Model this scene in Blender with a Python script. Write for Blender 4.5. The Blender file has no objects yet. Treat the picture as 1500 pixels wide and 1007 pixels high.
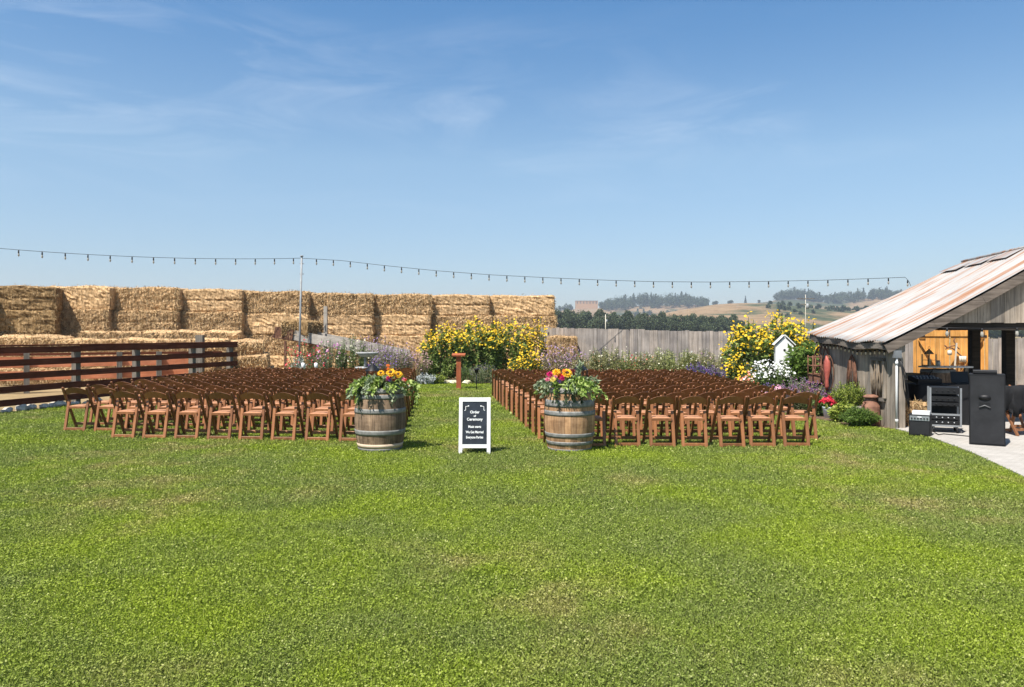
import bpy, math, random
import numpy as np
from mathutils import Vector, Matrix
R = math.radians
S = bpy.context.scene
COL = S.collection
random.seed(7)
RNG = np.random.default_rng(7)

# ------------------------------------------------------------ camera / light
F = 1110.0; H0 = 1.65; Y0 = 490.0          # focal length in px of the 1500 px photo, eye height, horizon row
cam_d = bpy.data.cameras.new('camera'); cam = bpy.data.objects.new('camera', cam_d); COL.objects.link(cam)
cam.location = (0, 0, H0); cam.rotation_euler = (R(90), 0, 0)
cam_d.sensor_width = 36; cam_d.lens = 36 * F / 1500; cam_d.shift_y = -(503.5 - Y0) / 1500
cam_d.clip_start = 0.05; cam_d.clip_end = 12000
S.camera = cam

SUN = Vector((-0.37, -0.45, 1.0)).normalized()
EL = math.asin(SUN.z); AZ = math.atan2(SUN.x, SUN.y)
w = bpy.data.worlds.new('World'); S.world = w; w.use_nodes = True
nt = w.node_tree; nt.nodes.clear()
N = nt.nodes.new; L = nt.links.new
sky = N('ShaderNodeTexSky'); sky.sky_type = 'NISHITA'; sky.sun_disc = False
sky.sun_elevation = EL; sky.sun_rotation = AZ; sky.altitude = 50; sky.air_density = 1.0; sky.dust_density = 0.35; sky.ozone_density = 3.5
tc = N('ShaderNodeTexCoord'); mp = N('ShaderNodeMapping'); mp.inputs['Scale'].default_value = (1.3, 1.3, 5.5); mp.inputs['Rotation'].default_value = (0.25, 0.3, 0.4)
n1 = N('ShaderNodeTexNoise'); n1.inputs['Scale'].default_value = 3.1; n1.inputs['Detail'].default_value = 9; n1.inputs['Roughness'].default_value = .62; n1.inputs['Distortion'].default_value = .9
n2 = N('ShaderNodeTexNoise'); n2.inputs['Scale'].default_value = 1.5; n2.inputs['Detail'].default_value = 2
L(tc.outputs['Generated'], mp.inputs[0]); L(mp.outputs[0], n1.inputs[0]); L(mp.outputs[0], n2.inputs[0])
r1 = N('ShaderNodeValToRGB'); r1.color_ramp.elements[0].position = .44; r1.color_ramp.elements[1].position = .86
r2 = N('ShaderNodeValToRGB'); r2.color_ramp.elements[0].position = .40; r2.color_ramp.elements[1].position = .60
L(n1.outputs[0], r1.inputs[0]); L(n2.outputs[0], r2.inputs[0])
sx = N('ShaderNodeSeparateXYZ'); L(tc.outputs['Generated'], sx.inputs[0])
band = N('ShaderNodeMapRange'); band.inputs[1].default_value = .14; band.inputs[2].default_value = .3; L(sx.outputs[2], band.inputs[0])
m1 = N('ShaderNodeMath'); m1.operation = 'MULTIPLY'; L(r1.outputs[0], m1.inputs[0]); L(r2.outputs[0], m1.inputs[1])
m2 = N('ShaderNodeMath'); m2.operation = 'MULTIPLY'; L(m1.outputs[0], m2.inputs[0]); bd2 = N('ShaderNodeMapRange'); bd2.inputs[1].default_value = .40; bd2.inputs[2].default_value = .30; L(sx.outputs[2], bd2.inputs[0]); mb = N('ShaderNodeMath'); mb.operation = 'MULTIPLY'; L(band.outputs[0], mb.inputs[0]); L(bd2.outputs[0], mb.inputs[1]); L(mb.outputs[0], m2.inputs[1])
m3 = N('ShaderNodeMath'); m3.operation = 'MULTIPLY'; L(m2.outputs[0], m3.inputs[0]); m3.inputs[1].default_value = .55
mx = N('ShaderNodeMix'); mx.data_type = 'RGBA'; L(m3.outputs[0], mx.inputs[0]); mx.inputs[7].default_value = (8.5, 8.8, 9.2, 1)
bg = N('ShaderNodeBackground'); bg.inputs[1].default_value = 0.077
tr_ = N('ShaderNodeValToRGB'); e_r = tr_.color_ramp.elements; e_r[0].position = .05; e_r[0].color = (.88, .87, .90, 1); e_r[1].position = .42; e_r[1].color = (.52, .97, 1.17, 1)
e_z = e_r.new(.75); e_z.color = (1.05, .98, .86, 1); e_m = e_r.new(.22); e_m.color = (1.12, 1.17, 1.10, 1); L(sx.outputs[2], tr_.inputs[0])
tm = N('ShaderNodeMix'); tm.data_type = 'RGBA'; tm.blend_type = 'MULTIPLY'; tm.inputs[0].default_value = 1; L(sky.outputs[0], tm.inputs[6]); L(tr_.outputs[0], tm.inputs[7]); L(tm.outputs[2], mx.inputs[6]); L(mx.outputs[2], bg.inputs[0])
wo = N('ShaderNodeOutputWorld'); L(bg.outputs[0], wo.inputs[0])

sd = bpy.data.lights.new('sun', 'SUN'); sd.energy = 4.8; sd.angle = R(.53); sd.color = (1, .955, .89)
so = bpy.data.objects.new('sun', sd); COL.objects.link(so); so.rotation_euler = (-SUN).to_track_quat('-Z', 'Y').to_euler(); so.location = SUN * 50
S.view_settings.view_transform = 'Standard'; S.view_settings.look = 'None'; S.view_settings.exposure = 0.84; S.view_settings.gamma = 1
S.cycles.max_bounces = 6; S.cycles.transparent_max_bounces = 8; S.cycles.volume_bounces = 0; S.cycles.caustics_reflective = False; S.cycles.caustics_refractive = False

# ------------------------------------------------------------ helpers
def at(px, py, Y): return Vector(((px - 750) * Y / F, Y, H0 + (Y0 - py) * Y / F))
def gx(px, Y): return (px - 750) * Y / F
def gz(py, Y): return H0 + (Y0 - py) * Y / F

def tag(o, label=None, cat=None, group=None, kind=None):
    if label: o['label'] = label
    if cat: o['category'] = cat
    if group: o['group'] = group
    if kind: o['kind'] = kind
    return o

def empty(name, loc=(0, 0, 0), rz=0, label=None, cat=None, group=None, parent=None):
    o = bpy.data.objects.new(name, None); COL.objects.link(o); o.location = loc; o.rotation_euler = (0, 0, rz)
    o.empty_display_size = .2
    if parent: o.parent = parent
    return tag(o, label, cat, group)

def np_mesh(name, V, Fc, mat, smooth=False):
    V = np.asarray(V, dtype=np.float32); Fc = np.asarray(Fc, dtype=np.int32)
    m = bpy.data.meshes.new(name); n, k = Fc.shape
    m.vertices.add(len(V)); m.vertices.foreach_set('co', V.ravel())
    m.loops.add(n * k); m.loops.foreach_set('vertex_index', Fc.ravel())
    m.polygons.add(n); m.polygons.foreach_set('loop_start', np.arange(0, n * k, k, dtype=np.int32))
    m.polygons.foreach_set('use_smooth', np.full(n, smooth))
    m.update(calc_edges=True); m.materials.append(mat)
    return m

def link(name, mesh, parent=None, loc=(0, 0, 0)):
    o = bpy.data.objects.new(name, mesh); COL.objects.link(o); o.location = loc
    if parent: o.parent = parent
    return o

class MB:
    def __init__(s): s.v = []; s.f = []; s.sm = []
    def add(s, vs, fs, smooth=False):
        b = len(s.v); s.v += [tuple(v) for v in vs]; s.f += [tuple(i + b for i in f) for f in fs]; s.sm += [smooth] * len(fs); return s
    def box(s, x0, x1, y0, y1, z0, z1, M=None):
        vs = [Vector((x, y, z)) for z in (z0, z1) for y in (y0, y1) for x in (x0, x1)]
        if M is not None: vs = [M @ v for v in vs]
        return s.add(vs, [(0, 2, 3, 1), (4, 5, 7, 6), (0, 1, 5, 4), (2, 6, 7, 3), (0, 4, 6, 2), (1, 3, 7, 5)])
    def bar(s, a, b, wx, wz, up=(0, 0, 1), bev=0):
        a = Vector(a); b = Vector(b); d = (b - a).normalized(); up = Vector(up)
        if abs(d.dot(up)) > .98: up = Vector((0, 1, 0))
        x = d.cross(up).normalized(); z = x.cross(d)
        if bev <= 0: prof = [(-1, -1), (1, -1), (1, 1), (-1, 1)]; prof = [(p[0] * wx / 2, p[1] * wz / 2) for p in prof]
        else:
            hx, hz = wx / 2, wz / 2
            prof = [(-hx + bev, -hz), (hx - bev, -hz), (hx, -hz + bev), (hx, hz - bev), (hx - bev, hz), (-hx + bev, hz), (-hx, hz - bev), (-hx, -hz + bev)]
        n = len(prof)
        vs = [p + x * u + z * v for p in (a, b) for u, v in prof]
        fs = [(i, (i + 1) % n, n + (i + 1) % n, n + i) for i in range(n)] + [tuple(reversed(range(n))), tuple(range(n, 2 * n))]
        return s.add(vs, fs)
    def tube(s, pts, r, n=6, cap=True, smooth=True):
        pts = [Vector(p) for p in pts]; rs = r if isinstance(r, (list, tuple)) else [r] * len(pts)
        vs = []; fs = []; prev = None
        for i, p in enumerate(pts):
            d = (pts[min(i + 1, len(pts) - 1)] - pts[max(i - 1, 0)])
            if d.length < 1e-9: d = Vector((0, 0, 1))
            d.normalize()
            if prev is None:
                a = Vector((1, 0, 0)) if abs(d.x) < .8 else Vector((0, 1, 0)); x = d.cross(a).normalized()
            else: x = (prev - d * prev.dot(d)).normalized()
            prev = x; y = d.cross(x)
            for k in range(n):
                t = 2 * math.pi * k / n; vs.append(p + (x * math.cos(t) + y * math.sin(t)) * rs[i])
        for i in range(len(pts) - 1):
            for k in range(n): fs.append((i * n + k, i * n + (k + 1) % n, (i + 1) * n + (k + 1) % n, (i + 1) * n + k))
        if cap: fs += [tuple(reversed(range(n))), tuple(range((len(pts) - 1) * n, len(pts) * n))]
        return s.add(vs, fs, smooth)
    def lathe(s, prof, n=24, c=(0, 0, 0), smooth=True, M=None):
        vs = []; fs = []
        for r, z in prof:
            for k in range(n):
                t = 2 * math.pi * k / n; v = Vector((c[0] + r * math.cos(t), c[1] + r * math.sin(t), c[2] + z)); vs.append(M @ v if M is not None else v)
        for i in range(len(prof) - 1):
            for k in range(n): fs.append((i * n + k, i * n + (k + 1) % n, (i + 1) * n + (k + 1) % n, (i + 1) * n + k))
        return s.add(vs, fs, smooth)
    def prism(s, poly, a, b):    # poly of Vectors, extruded by the vector a->b
        off = Vector(b) - Vector(a); n = len(poly); vs = [Vector(p) for p in poly] + [Vector(p) + off for p in poly]
        return s.add(vs, [tuple(reversed(range(n))), tuple(range(n, 2 * n))] + [(i, (i + 1) % n, n + (i + 1) % n, n + i) for i in range(n)])
    def mesh(s, name, mat):
        m = bpy.data.meshes.new(name); m.from_pydata(s.v, [], s.f); m.polygons.foreach_set('use_smooth', s.sm); m.materials.append(mat); m.update(); return m
    def build(s, name, mat, parent=None, loc=(0, 0, 0)): return link(name, s.mesh(name, mat), parent, loc)

def copy_tree(o, parent=None):
    c = o.copy(); COL.objects.link(c)
    if parent: c.parent = parent
    for ch in list(o.children): copy_tree(ch, c)
    return c

ORD = ['first', 'second', 'third', 'fourth', 'fifth', 'sixth', 'seventh', 'eighth', 'ninth', 'tenth', 'eleventh', 'twelfth', 'thirteenth', 'fourteenth', 'fifteenth']

# ------------------------------------------------------------ materials
def lin(c):
    return tuple(((x / 255) / 12.92 if x / 255 <= .04045 else ((x / 255 + .055) / 1.055) ** 2.4) for x in c) + (1,)
class Mat:
    def __init__(s, name, rough=.7, metal=0, spec=.3):
        s.m = bpy.data.materials.new(name); s.m.use_nodes = True; s.t = s.m.node_tree; s.b = s.t.nodes['Principled BSDF']
        s.b.inputs['Roughness'].default_value = rough; s.b.inputs['Metallic'].default_value = metal; s.b.inputs['Specular IOR Level'].default_value = spec
    def n(s, k): return s.t.nodes.new(k)
    def l(s, a, b): s.t.links.new(a, b)
    def coord(s, scale=(1, 1, 1), kind='Object', rot=(0, 0, 0)):
        c = s.n('ShaderNodeTexCoord'); m = s.n('ShaderNodeMapping'); m.inputs['Scale'].default_value = scale; m.inputs['Rotation'].default_value = rot
        if kind == 'World':
            g = s.n('ShaderNodeNewGeometry'); s.l(g.outputs['Position'], m.inputs[0])
        else: s.l(c.outputs[kind], m.inputs[0])
        return m.outputs[0]
    def noise(s, vec, scale, detail=4, rough=.55, dist=0):
        n = s.n('ShaderNodeTexNoise'); n.inputs['Scale'].default_value = scale; n.inputs['Detail'].default_value = detail; n.inputs['Roughness'].default_value = rough; n.inputs['Distortion'].default_value = dist
        s.l(vec, n.inputs['Vector']); return n.outputs[0]
    def ramp(s, fac, stops, const=False):
        r = s.n('ShaderNodeValToRGB'); e = r.color_ramp.elements
        while len(e) < len(stops): e.new(.5)
        for i, (p, c) in enumerate(stops): e[i].position = p; e[i].color = c if len(c) == 4 else tuple(c) + (1,)
        if const: r.color_ramp.interpolation = 'CONSTANT'
        s.l(fac, r.inputs[0]); return r.outputs[0]
    def mix(s, fac, a, b, mode='MIX'):
        m = s.n('ShaderNodeMix'); m.data_type = 'RGBA'; m.blend_type = mode
        for v, i in ((fac, 0), (a, 6), (b, 7)):
            if isinstance(v, (int, float)): m.inputs[i].default_value = v
            elif isinstance(v, tuple): m.inputs[i].default_value = v if len(v) == 4 else v + (1,)
            else: s.l(v, m.inputs[i])
        return m.outputs[2]
    def isl(s): g = s.n('ShaderNodeNewGeometry'); return g.outputs['Random Per Island']
    def rnd(s): g = s.n('ShaderNodeObjectInfo'); return g.outputs['Random']
    def col(s, c):
        if isinstance(c, tuple): s.b.inputs['Base Color'].default_value = c if len(c) == 4 else c + (1,)
        else: s.l(c, s.b.inputs['Base Color'])
        s.c = c; return s
    def bump(s, h, strength=.4, dist=.01):
        b = s.n('ShaderNodeBump'); b.inputs['Strength'].default_value = strength; b.inputs['Distance'].default_value = dist; s.l(h, b.inputs['Height']); s.l(b.outputs[0], s.b.inputs['Normal']); return s
    def translucent(s, f=.3, tint=None):
        t = s.n('ShaderNodeBsdfTranslucent'); mx = s.n('ShaderNodeMixShader'); mx.inputs[0].default_value = f
        if isinstance(s.c, tuple): t.inputs[0].default_value = s.c if len(s.c) == 4 else s.c + (1,)
        else: s.l(s.c, t.inputs[0])
        out = s.t.nodes['Material Output']; s.l(s.b.outputs[0], mx.inputs[1]); s.l(t.outputs[0], mx.inputs[2]); s.l(mx.outputs[0], out.inputs[0]); return s

def plain(name, c, rough=.6, metal=0, spec=.3, var=.25, scale=9):
    m = Mat(name, rough, metal, spec); v = m.coord(); n = m.noise(v, scale, 5)
    a = tuple(x * (1 - var) for x in c[:3]); b = tuple(min(1, x * (1 + var)) for x in c[:3])
    m.col(m.ramp(n, [(.3, a), (.7, b)])); return m.m
def leafmat(name, cols, rough=.5, tr=.3):
    m = Mat(name, rough, spec=.25); k = len(cols)
    m.col(m.ramp(m.isl(), [(i / max(1, k - 1), c) for i, c in enumerate(cols)])); m.translucent(tr); return m.m
def wood(name, c0, c1, c2, axis='z', rough=.85, isl=True, bump=.5, grain=30, knots=True):
    m = Mat(name, rough, spec=.2)
    sc = {'z': (grain, grain, 1.2), 'x': (1.2, grain, grain), 'y': (grain, 1.2, grain)}[axis]
    v = m.coord(sc)
    if isl:
        off = m.n('ShaderNodeVectorMath'); off.operation = 'ADD'; mul = m.n('ShaderNodeMath'); mul.operation = 'MULTIPLY'; mul.inputs[1].default_value = 77; m.l(m.isl(), mul.inputs[0])
        m.l(v, off.inputs[0]); m.l(mul.outputs[0], off.inputs[1]); v = off.outputs[0]
    n = m.noise(v, 1.0, 6, .65, .6); c = m.ramp(n, [(.28, c0), (.5, c1), (.75, c2)])
    big = m.noise(m.coord((1, 1, 1)), 2.2, 4); c = m.mix(.55, c, m.ramp(big, [(.35, (.55, .55, .55)), (.65, (1.25, 1.22, 1.18))]), 'MULTIPLY')
    if isl: c = m.mix(1.0, c, m.ramp(m.isl(), [(0, (.72, .72, .74)), (.5, (1, 1, 1)), (1, (1.2, 1.15, 1.1))]), 'MULTIPLY')
    m.col(c); m.bump(n, bump, .004); return m.m

M = {}
M['grey_wood'] = wood('grey_wood', (.10, .084, .068), (.28, .24, .195), (.42, .365, .305))
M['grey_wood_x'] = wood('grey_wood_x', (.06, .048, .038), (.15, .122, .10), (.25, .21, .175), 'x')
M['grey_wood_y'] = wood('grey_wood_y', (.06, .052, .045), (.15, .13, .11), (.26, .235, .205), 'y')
M['fence_wood'] = wood('fence_wood', (.17, .145, .125), (.28, .25, .222), (.40, .36, .33))
M['post_wood'] = wood('post_wood', (.09, .08, .065), (.17, .152, .128), (.26, .235, .20), isl=False)
M['dark_beam'] = wood('dark_beam', (.012, .010, .009), (.03, .025, .02), (.05, .04, .03), 'x')  # near-black: shade under the shed roof is put into the wood colour
M['rail'] = wood('rail', (.07, .018, .009), (.13, .036, .017), (.19, .06, .03), 'x')
M['orange_board'] = wood('orange_board', (.52, .17, .08), (.66, .24, .12), (.72, .32, .18), 'x', isl=False)
M['gate_wood'] = wood('gate_wood', (.33, .15, .035), (.55, .27, .07), (.68, .37, .12))
M['lectern'] = wood('lectern', (.25, .07, .03), (.36, .105, .045), (.42, .14, .065), isl=False)
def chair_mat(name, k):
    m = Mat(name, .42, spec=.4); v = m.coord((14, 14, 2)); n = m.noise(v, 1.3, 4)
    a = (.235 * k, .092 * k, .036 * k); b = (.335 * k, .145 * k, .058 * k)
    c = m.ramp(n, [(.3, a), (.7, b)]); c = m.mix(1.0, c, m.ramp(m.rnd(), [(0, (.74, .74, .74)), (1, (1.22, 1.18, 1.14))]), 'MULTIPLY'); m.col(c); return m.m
M['chair_frame'] = chair_mat('chair_frame', 1.0)
M['chair_leg_shaded'] = chair_mat('chair_leg_shaded', .80)  # frame brown darkened for the front legs, their shade put into the colour
M['chair_slat'] = chair_mat('chair_slat', 1.1)
m = Mat('chair_seat', .6, spec=.25); n = m.noise(m.coord(), 25, 4); m.col(m.ramp(n, [(.3, (.38, .18, .092)), (.7, (.47, .235, .125))])); M['chair_seat'] = m.m
# straw
def straw(name, c0, c1, c2, c3):
    m = Mat(name, .85, spec=.15)
    v = m.coord((5.5, 5.5, 2.1)); n = m.noise(v, 2.4, 6, .78, .35)
    v2 = m.coord((1, 1, 1)); nn = m.noise(v2, 1.7, 5)
    hs = m.noise(m.coord((1.0, 1.0, 9.0)), 1.2, 4, .6, .5)
    c = m.ramp(n, [(.36, c0), (.45, c1), (.54, c2), (.68, c3)])
    c = m.mix(.6, c, m.ramp(nn, [(.3, (.72, .68, .62)), (.7, (1.22, 1.2, 1.16))]), 'MULTIPLY')
    c = m.mix(.28, c, m.ramp(hs, [(.32, (.6, .55, .5)), (.5, (1.1, 1.1, 1.1))]), 'MULTIPLY')
    c = m.mix(1.0, c, m.ramp(m.rnd(), [(0, (.86, .85, .84)), (1, (1.12, 1.1, 1.06))]), 'MULTIPLY')
    m.col(c); m.bump(n, 1.0, .025); return m.m
M['straw'] = straw('straw', (.17, .10, .045), (.43, .28, .145), (.61, .415, .23), (.79, .58, .36))
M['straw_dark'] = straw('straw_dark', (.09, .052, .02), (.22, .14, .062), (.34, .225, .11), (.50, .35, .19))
m = Mat('straw_sliver', .8); m.col(m.ramp(m.isl(), [(0, (.22, .14, .055)), (.5, (.46, .31, .15)), (1, (.68, .50, .28))])); M['sliver'] = m.m

# ------------------------------------------------------------ ground sheets
m = Mat('dry_ground', .95, spec=.1); v = m.coord(kind='World'); n = m.noise(v, .35, 8, .7); n2_ = m.noise(v, 9, 6, .7); n3 = m.noise(v, .008, 4)
c = m.ramp(n, [(.3, (.17, .12, .065)), (.5, (.30, .22, .12)), (.68, (.38, .29, .17))]); c = m.mix(.5, c, m.ramp(n2_, [(.3, (.5, .5, .5)), (.7, (1.4, 1.35, 1.25))]), 'MULTIPLY')
c = m.mix(m.ramp(n3, [(.42, (0, 0, 0)), (.6, (1, 1, 1))]), c, (.10, .13, .045, 1)); m.col(c); m.bump(n2_, .6, .02); M['dry_ground'] = m.m
def grid(x0, x1, y0, y1, nx, ny, zf):
    xs = np.linspace(x0, x1, nx); ys = np.linspace(y0, y1, ny); X, Y = np.meshgrid(xs, ys); Z = zf(X, Y)
    V = np.stack([X.ravel(), Y.ravel(), Z.ravel()], 1); i = np.arange(nx * ny).reshape(ny, nx)
    Fc = np.stack([i[:-1, :-1].ravel(), i[:-1, 1:].ravel(), i[1:, 1:].ravel(), i[1:, :-1].ravel()], 1); return V, Fc
V, Fc = grid(-2400, 2400, -80, 2400, 60, 40, lambda X, Y: X * 0)
o = link('ground', np_mesh('ground', V, Fc, M['dry_ground'])); o['kind'] = 'structure'

def poly_sheet(name, pts, z, mat):
    b = MB(); b.add([(x, y, z) for x, y in pts], [tuple(range(len(pts)))]); o = b.build(name, mat); o['kind'] = 'structure'; return o
# lawn colour shared by the sheet and the blades: patches of bright, dull and dry turf
def lawn_cols(m, blade):
    v = m.coord(kind='World')
    a = m.noise(v, .55, 5, .6, .3); b = m.noise(v, 1.7, 4, .6); d = m.noise(v, .33, 3, .55); g = m.noise(v, .22, 3, .5)
    if blade:
        i = m.isl()
        bright = m.ramp(i, [(0, (.19, .26, .016)), (.5, (.285, .365, .032)), (.9, (.38, .45, .07)), (1, (.48, .53, .15))])
        dull = m.ramp(i, [(0, (.155, .205, .032)), (.5, (.225, .285, .058)), (.9, (.31, .36, .10)), (1, (.45, .45, .20))])
        dry = m.ramp(i, [(0, (.24, .20, .06)), (.5, (.40, .33, .13)), (1, (.60, .50, .25))])
    else:
        bright = (.085, .115, .010, 1); dull = (.07, .09, .018, 1); dry = (.15, .12, .05, 1)
    c = m.mix(m.ramp(a, [(.42, (0, 0, 0)), (.60, (1, 1, 1))]), dull, bright)
    c = m.mix(m.ramp(g, [(.50, (0, 0, 0)), (.66, (.55, .55, .55))]), c, dull)
    dm = m.mix(1.0, m.ramp(d, [(.50, (0, 0, 0)), (.62, (1, 1, 1))]), m.ramp(b, [(.42, (0, 0, 0)), (.66, (.8, .8, .8))]), 'MULTIPLY')
    return m.mix(dm, c, dry)
m = Mat('lawn_turf', .9, spec=.1); c = lawn_cols(m, False); f = m.noise(m.coord(kind='World'), 60, 5, .8)
m.col(m.mix(.8, c, m.ramp(f, [(.3, (.45, .45, .45)), (.7, (1.7, 1.7, 1.7))]), 'MULTIPLY')); m.bump(f, .8, .03); M['turf'] = m.m
m = Mat('grass_blade', .6, spec=.12); m.col(lawn_cols(m, True)); m.translucent(.3); M['blade'] = m.m
LAWN = [(-13.5, -6), (-11.3, 14.2), (-10.55, 16.0), (-8.7, 23.6), (-5.6, 24.6), (-3.4, 25.2), (1.9, 25.4), (2.6, 21.3), (5.0, 20.9), (5.25, 17.6), (5.75, 15.4), (6.05, 13.9), (6.60, 13.05), (6.62, 12.75), (6.64, 12.0), (6.36, 10.5), (5.90, 8.8), (5.3, 7.0), (4.8, 4.8), (4.8, -6)]
poly_sheet('lawn', LAWN, .004, M['turf'])
m = Mat('soil', .95, spec=.1); v = m.coord(kind='World'); n = m.noise(v, 14, 7, .75); m.col(m.ramp(n, [(.3, (.07, .045, .03)), (.6, (.17, .115, .08)), (.8, (.27, .2, .14))])); m.bump(n, .8, .03); M['soil'] = m.m
poly_sheet('garden_bed', [(-8.7, 23.65), (-5.6, 24.65), (-3.4, 25.25), (1.9, 25.45), (2.6, 21.35), (5.0, 20.95), (5.3, 17.65), (5.8, 15.45), (6.1, 13.95), (6.64, 13.12), (6.64, 16.7), (12, 16.9), (11.5, 20.3), (2.0, 26.3), (1.2, 28.4), (-9, 26.6)], .008, M['soil'])
m = Mat('concrete', .85, spec=.2); v = m.coord(kind='World'); n = m.noise(v, 3, 7, .7)
br = m.n('ShaderNodeTexBrick'); br.inputs['Scale'].default_value = 4.0; br.inputs['Mortar Size'].default_value = .012; br.inputs['Color1'].default_value = (1, 1, 1, 1); br.inputs['Color2'].default_value = (.9, .9, .9, 1); br.inputs['Mortar'].default_value = (.6, .58, .55, 1); m.l(v, br.inputs[0])
m.col(m.mix(1.0, m.ramp(n, [(.3, (.36, .335, .30)), (.7, (.47, .44, .40))]), br.outputs[0], 'MULTIPLY')); m.bump(n, .3, .01); M['concrete'] = m.m
b = MB(); pts = [(6.64, 13.12), (6.62, 12.75), (6.64, 12.0), (6.36, 10.5), (5.90, 8.8), (5.3, 7.0), (4.8, 4.8), (4.8, 0), (16, 0), (16, 17.5), (6.70, 17.5), (6.70, 13.12)]
b.prism([Vector((x, y, -.02)) for x, y in pts], (0, 0, 0), (0, 0, .045)); o = b.build('paved_patio', M['concrete']); o['kind'] = 'structure'

# grass blades: one mesh, denser near the camera
def inside(px, py, poly):
    r = np.zeros(len(px), bool); j = len(poly) - 1
    for i in range(len(poly)):
        xi, yi = poly[i]; xj, yj = poly[j]
        c = ((yi > py) != (yj > py)) & (px < (xj - xi) * (py - yi) / (yj - yi + 1e-12) + xi); r ^= c; j = i
    return r
def blades():
    Vs = []; Fs = []; base = 0
    for (ya, yb, dens, hh, ww, clover) in ((2.6, 4.6, 16000, .032, .0040, .42), (4.6, 7.0, 11000, .033, .0052, .34), (7.0, 10.5, 6000, .034, .0068, .22), (10.5, 15.5, 2800, .036, .010, .12), (15.5, 25.4, 1000, .040, .016, .06)):
        xm = .74 * yb + .5; area = 2 * xm * (yb - ya); n = int(area * dens)
        x = RNG.uniform(-xm, xm, n); y = RNG.uniform(ya, yb, n)
        k = (np.abs(x) < .73 * y + .5) & inside(x, y, LAWN); x = x[k]; y = y[k]; n = len(x)
        cl = RNG.random(n) < clover
        h = hh * RNG.uniform(.45, 1.25, n); a = RNG.uniform(0, 2 * np.pi, n); lean = RNG.uniform(.1, 1.1, n) * h
        b2 = RNG.uniform(0, 2 * np.pi, n); wv = ww * RNG.uniform(.6, 1.4, n)
        P = np.stack([x, y, np.zeros(n)], 1)
        side = np.stack([np.cos(a), np.sin(a), np.zeros(n)], 1) * wv[:, None]
        ln = np.stack([np.cos(b2) * lean, np.sin(b2) * lean, h], 1)
        v0 = P - side * .5; v1 = P + side * .5; v2 = P + ln; v3 = P + ln * np.array([.6, .6, .75]) - side * .35
        # clover leaves: small tilted quads held at the top
        tz = RNG.normal(0, .35, n); tz2 = RNG.normal(0, .35, n); q = wv * 1.25
        u = np.stack([np.cos(a), np.sin(a), tz], 1) * q[:, None]; vv = np.stack([-np.sin(a), np.cos(a), tz2], 1) * q[:, None] * .9
        C = P + ln * np.array([.5, .5, .8])
        cc = cl[:, None]
        w0 = np.where(cc, C - u, v0); w1 = np.where(cc, C - vv, v1); w2 = np.where(cc, C + u, v2); w3 = np.where(cc, C + vv, v3)
        V = np.stack([w0, w1, w2, w3], 1).reshape(-1, 3); Vs.append(V); Fs.append(np.arange(4 * n).reshape(n, 4) + base); base += 4 * n
    return np.concatenate(Vs), np.concatenate(Fs)
V, Fc = blades()
o = link('lawn_grass', np_mesh('lawn_grass', V, Fc, M['blade'])); o['kind'] = 'stuff'; tag(o, 'short green clover and grass blades of the mown lawn', 'grass')

# ------------------------------------------------------------ hills and far land
def crest(px, P): return np.interp(px, [p[0] for p in P], [p[1] for p in P])
RA = [(-400, 476), (700, 474), (812, 470), (900, 468), (960, 463), (1000, 456), (1045, 449), (1090, 446), (1130, 446), (1170, 449), (1210, 455), (1245, 458), (1300, 452), (1400, 452), (1900, 458)]
RB = [(-400, 482), (500, 476), (700, 466), (812, 456), (840, 453), (900, 451), (950, 447), (1000, 447), (1050, 449), (1090, 446), (1130, 442), (1160, 439), (1200, 442), (1240, 441), (1285, 436), (1350, 433), (1900, 430)]
pxs = np.linspace(-400, 1900, 230); ys = np.concatenate([np.linspace(360, 800, 26), np.linspace(830, 1500, 26), np.linspace(1560, 2300, 10)])
zA = H0 + (Y0 - crest(pxs, RA)) * 800 / F; zB = H0 + (Y0 - crest(pxs, RB)) * 1500 / F
Vh = []
hz = {}
for j, y in enumerate(ys):
    if y <= 800: t = (y - 360) / 440; z = zA * (t * t * (3 - 2 * t))
    elif y <= 1150: t = (y - 800) / 350; t = t * t * (3 - 2 * t); z = zA * (1 - t) + zA * .62 * t
    elif y <= 1500: t = (y - 1150) / 350; t = t * t * (3 - 2 * t); z = zA * .62 * (1 - t) + zB * t
    else: t = (y - 1500) / 800; z = zB * (1 - t * .6)
    X = (pxs - 750) * y / F
    bump_ = 1.3 * np.sin(X * .05 + y * .013) * np.sin(y * .031 + X * .011) * min(1, (y - 360) / 200)
    if abs(y - 800) < 1 or abs(y - 1500) < 1: bump_ = bump_ * .3
    z = np.maximum(z + bump_, -.3 if j else -.3)
    if j == 0: z = z * 0 - .3
    Vh.append(np.stack([X, np.full_like(X, y), z], 1))
def hill_z(px, y):
    X = (px - 750) * y / F; j = int(np.argmin(np.abs(ys - y))); a = Vh[j]; return float(np.interp(X, a[:, 0], a[:, 2]))
V = np.concatenate(Vh); nx = len(pxs); ny = len(ys); i = np.arange(nx * ny).reshape(ny, nx)
Fc = np.stack([i[:-1, :-1].ravel(), i[:-1, 1:].ravel(), i[1:, 1:].ravel(), i[1:, :-1].ravel()], 1)
m = Mat('hill_grass', .95, spec=.1); v = m.coord(kind='World'); n = m.noise(v, .011, 6, .62); n2_ = m.noise(v, .09, 5, .7)
c = m.ramp(n2_, [(.3, (.18, .12, .065)), (.55, (.27, .185, .105)), (.75, (.33, .24, .14))])
green = m.ramp(n2_, [(.35, (.04, .055, .025)), (.7, (.09, .10, .05))])
m.col(m.mix(m.ramp(n, [(.50, (0, 0, 0)), (.58, (1, 1, 1))]), c, green)); m.bump(n2_, .6, 3); M['hill'] = m.m
o = link('hills', np_mesh('hills', V, Fc, M['hill'], True)); o['kind'] = 'structure'

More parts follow.
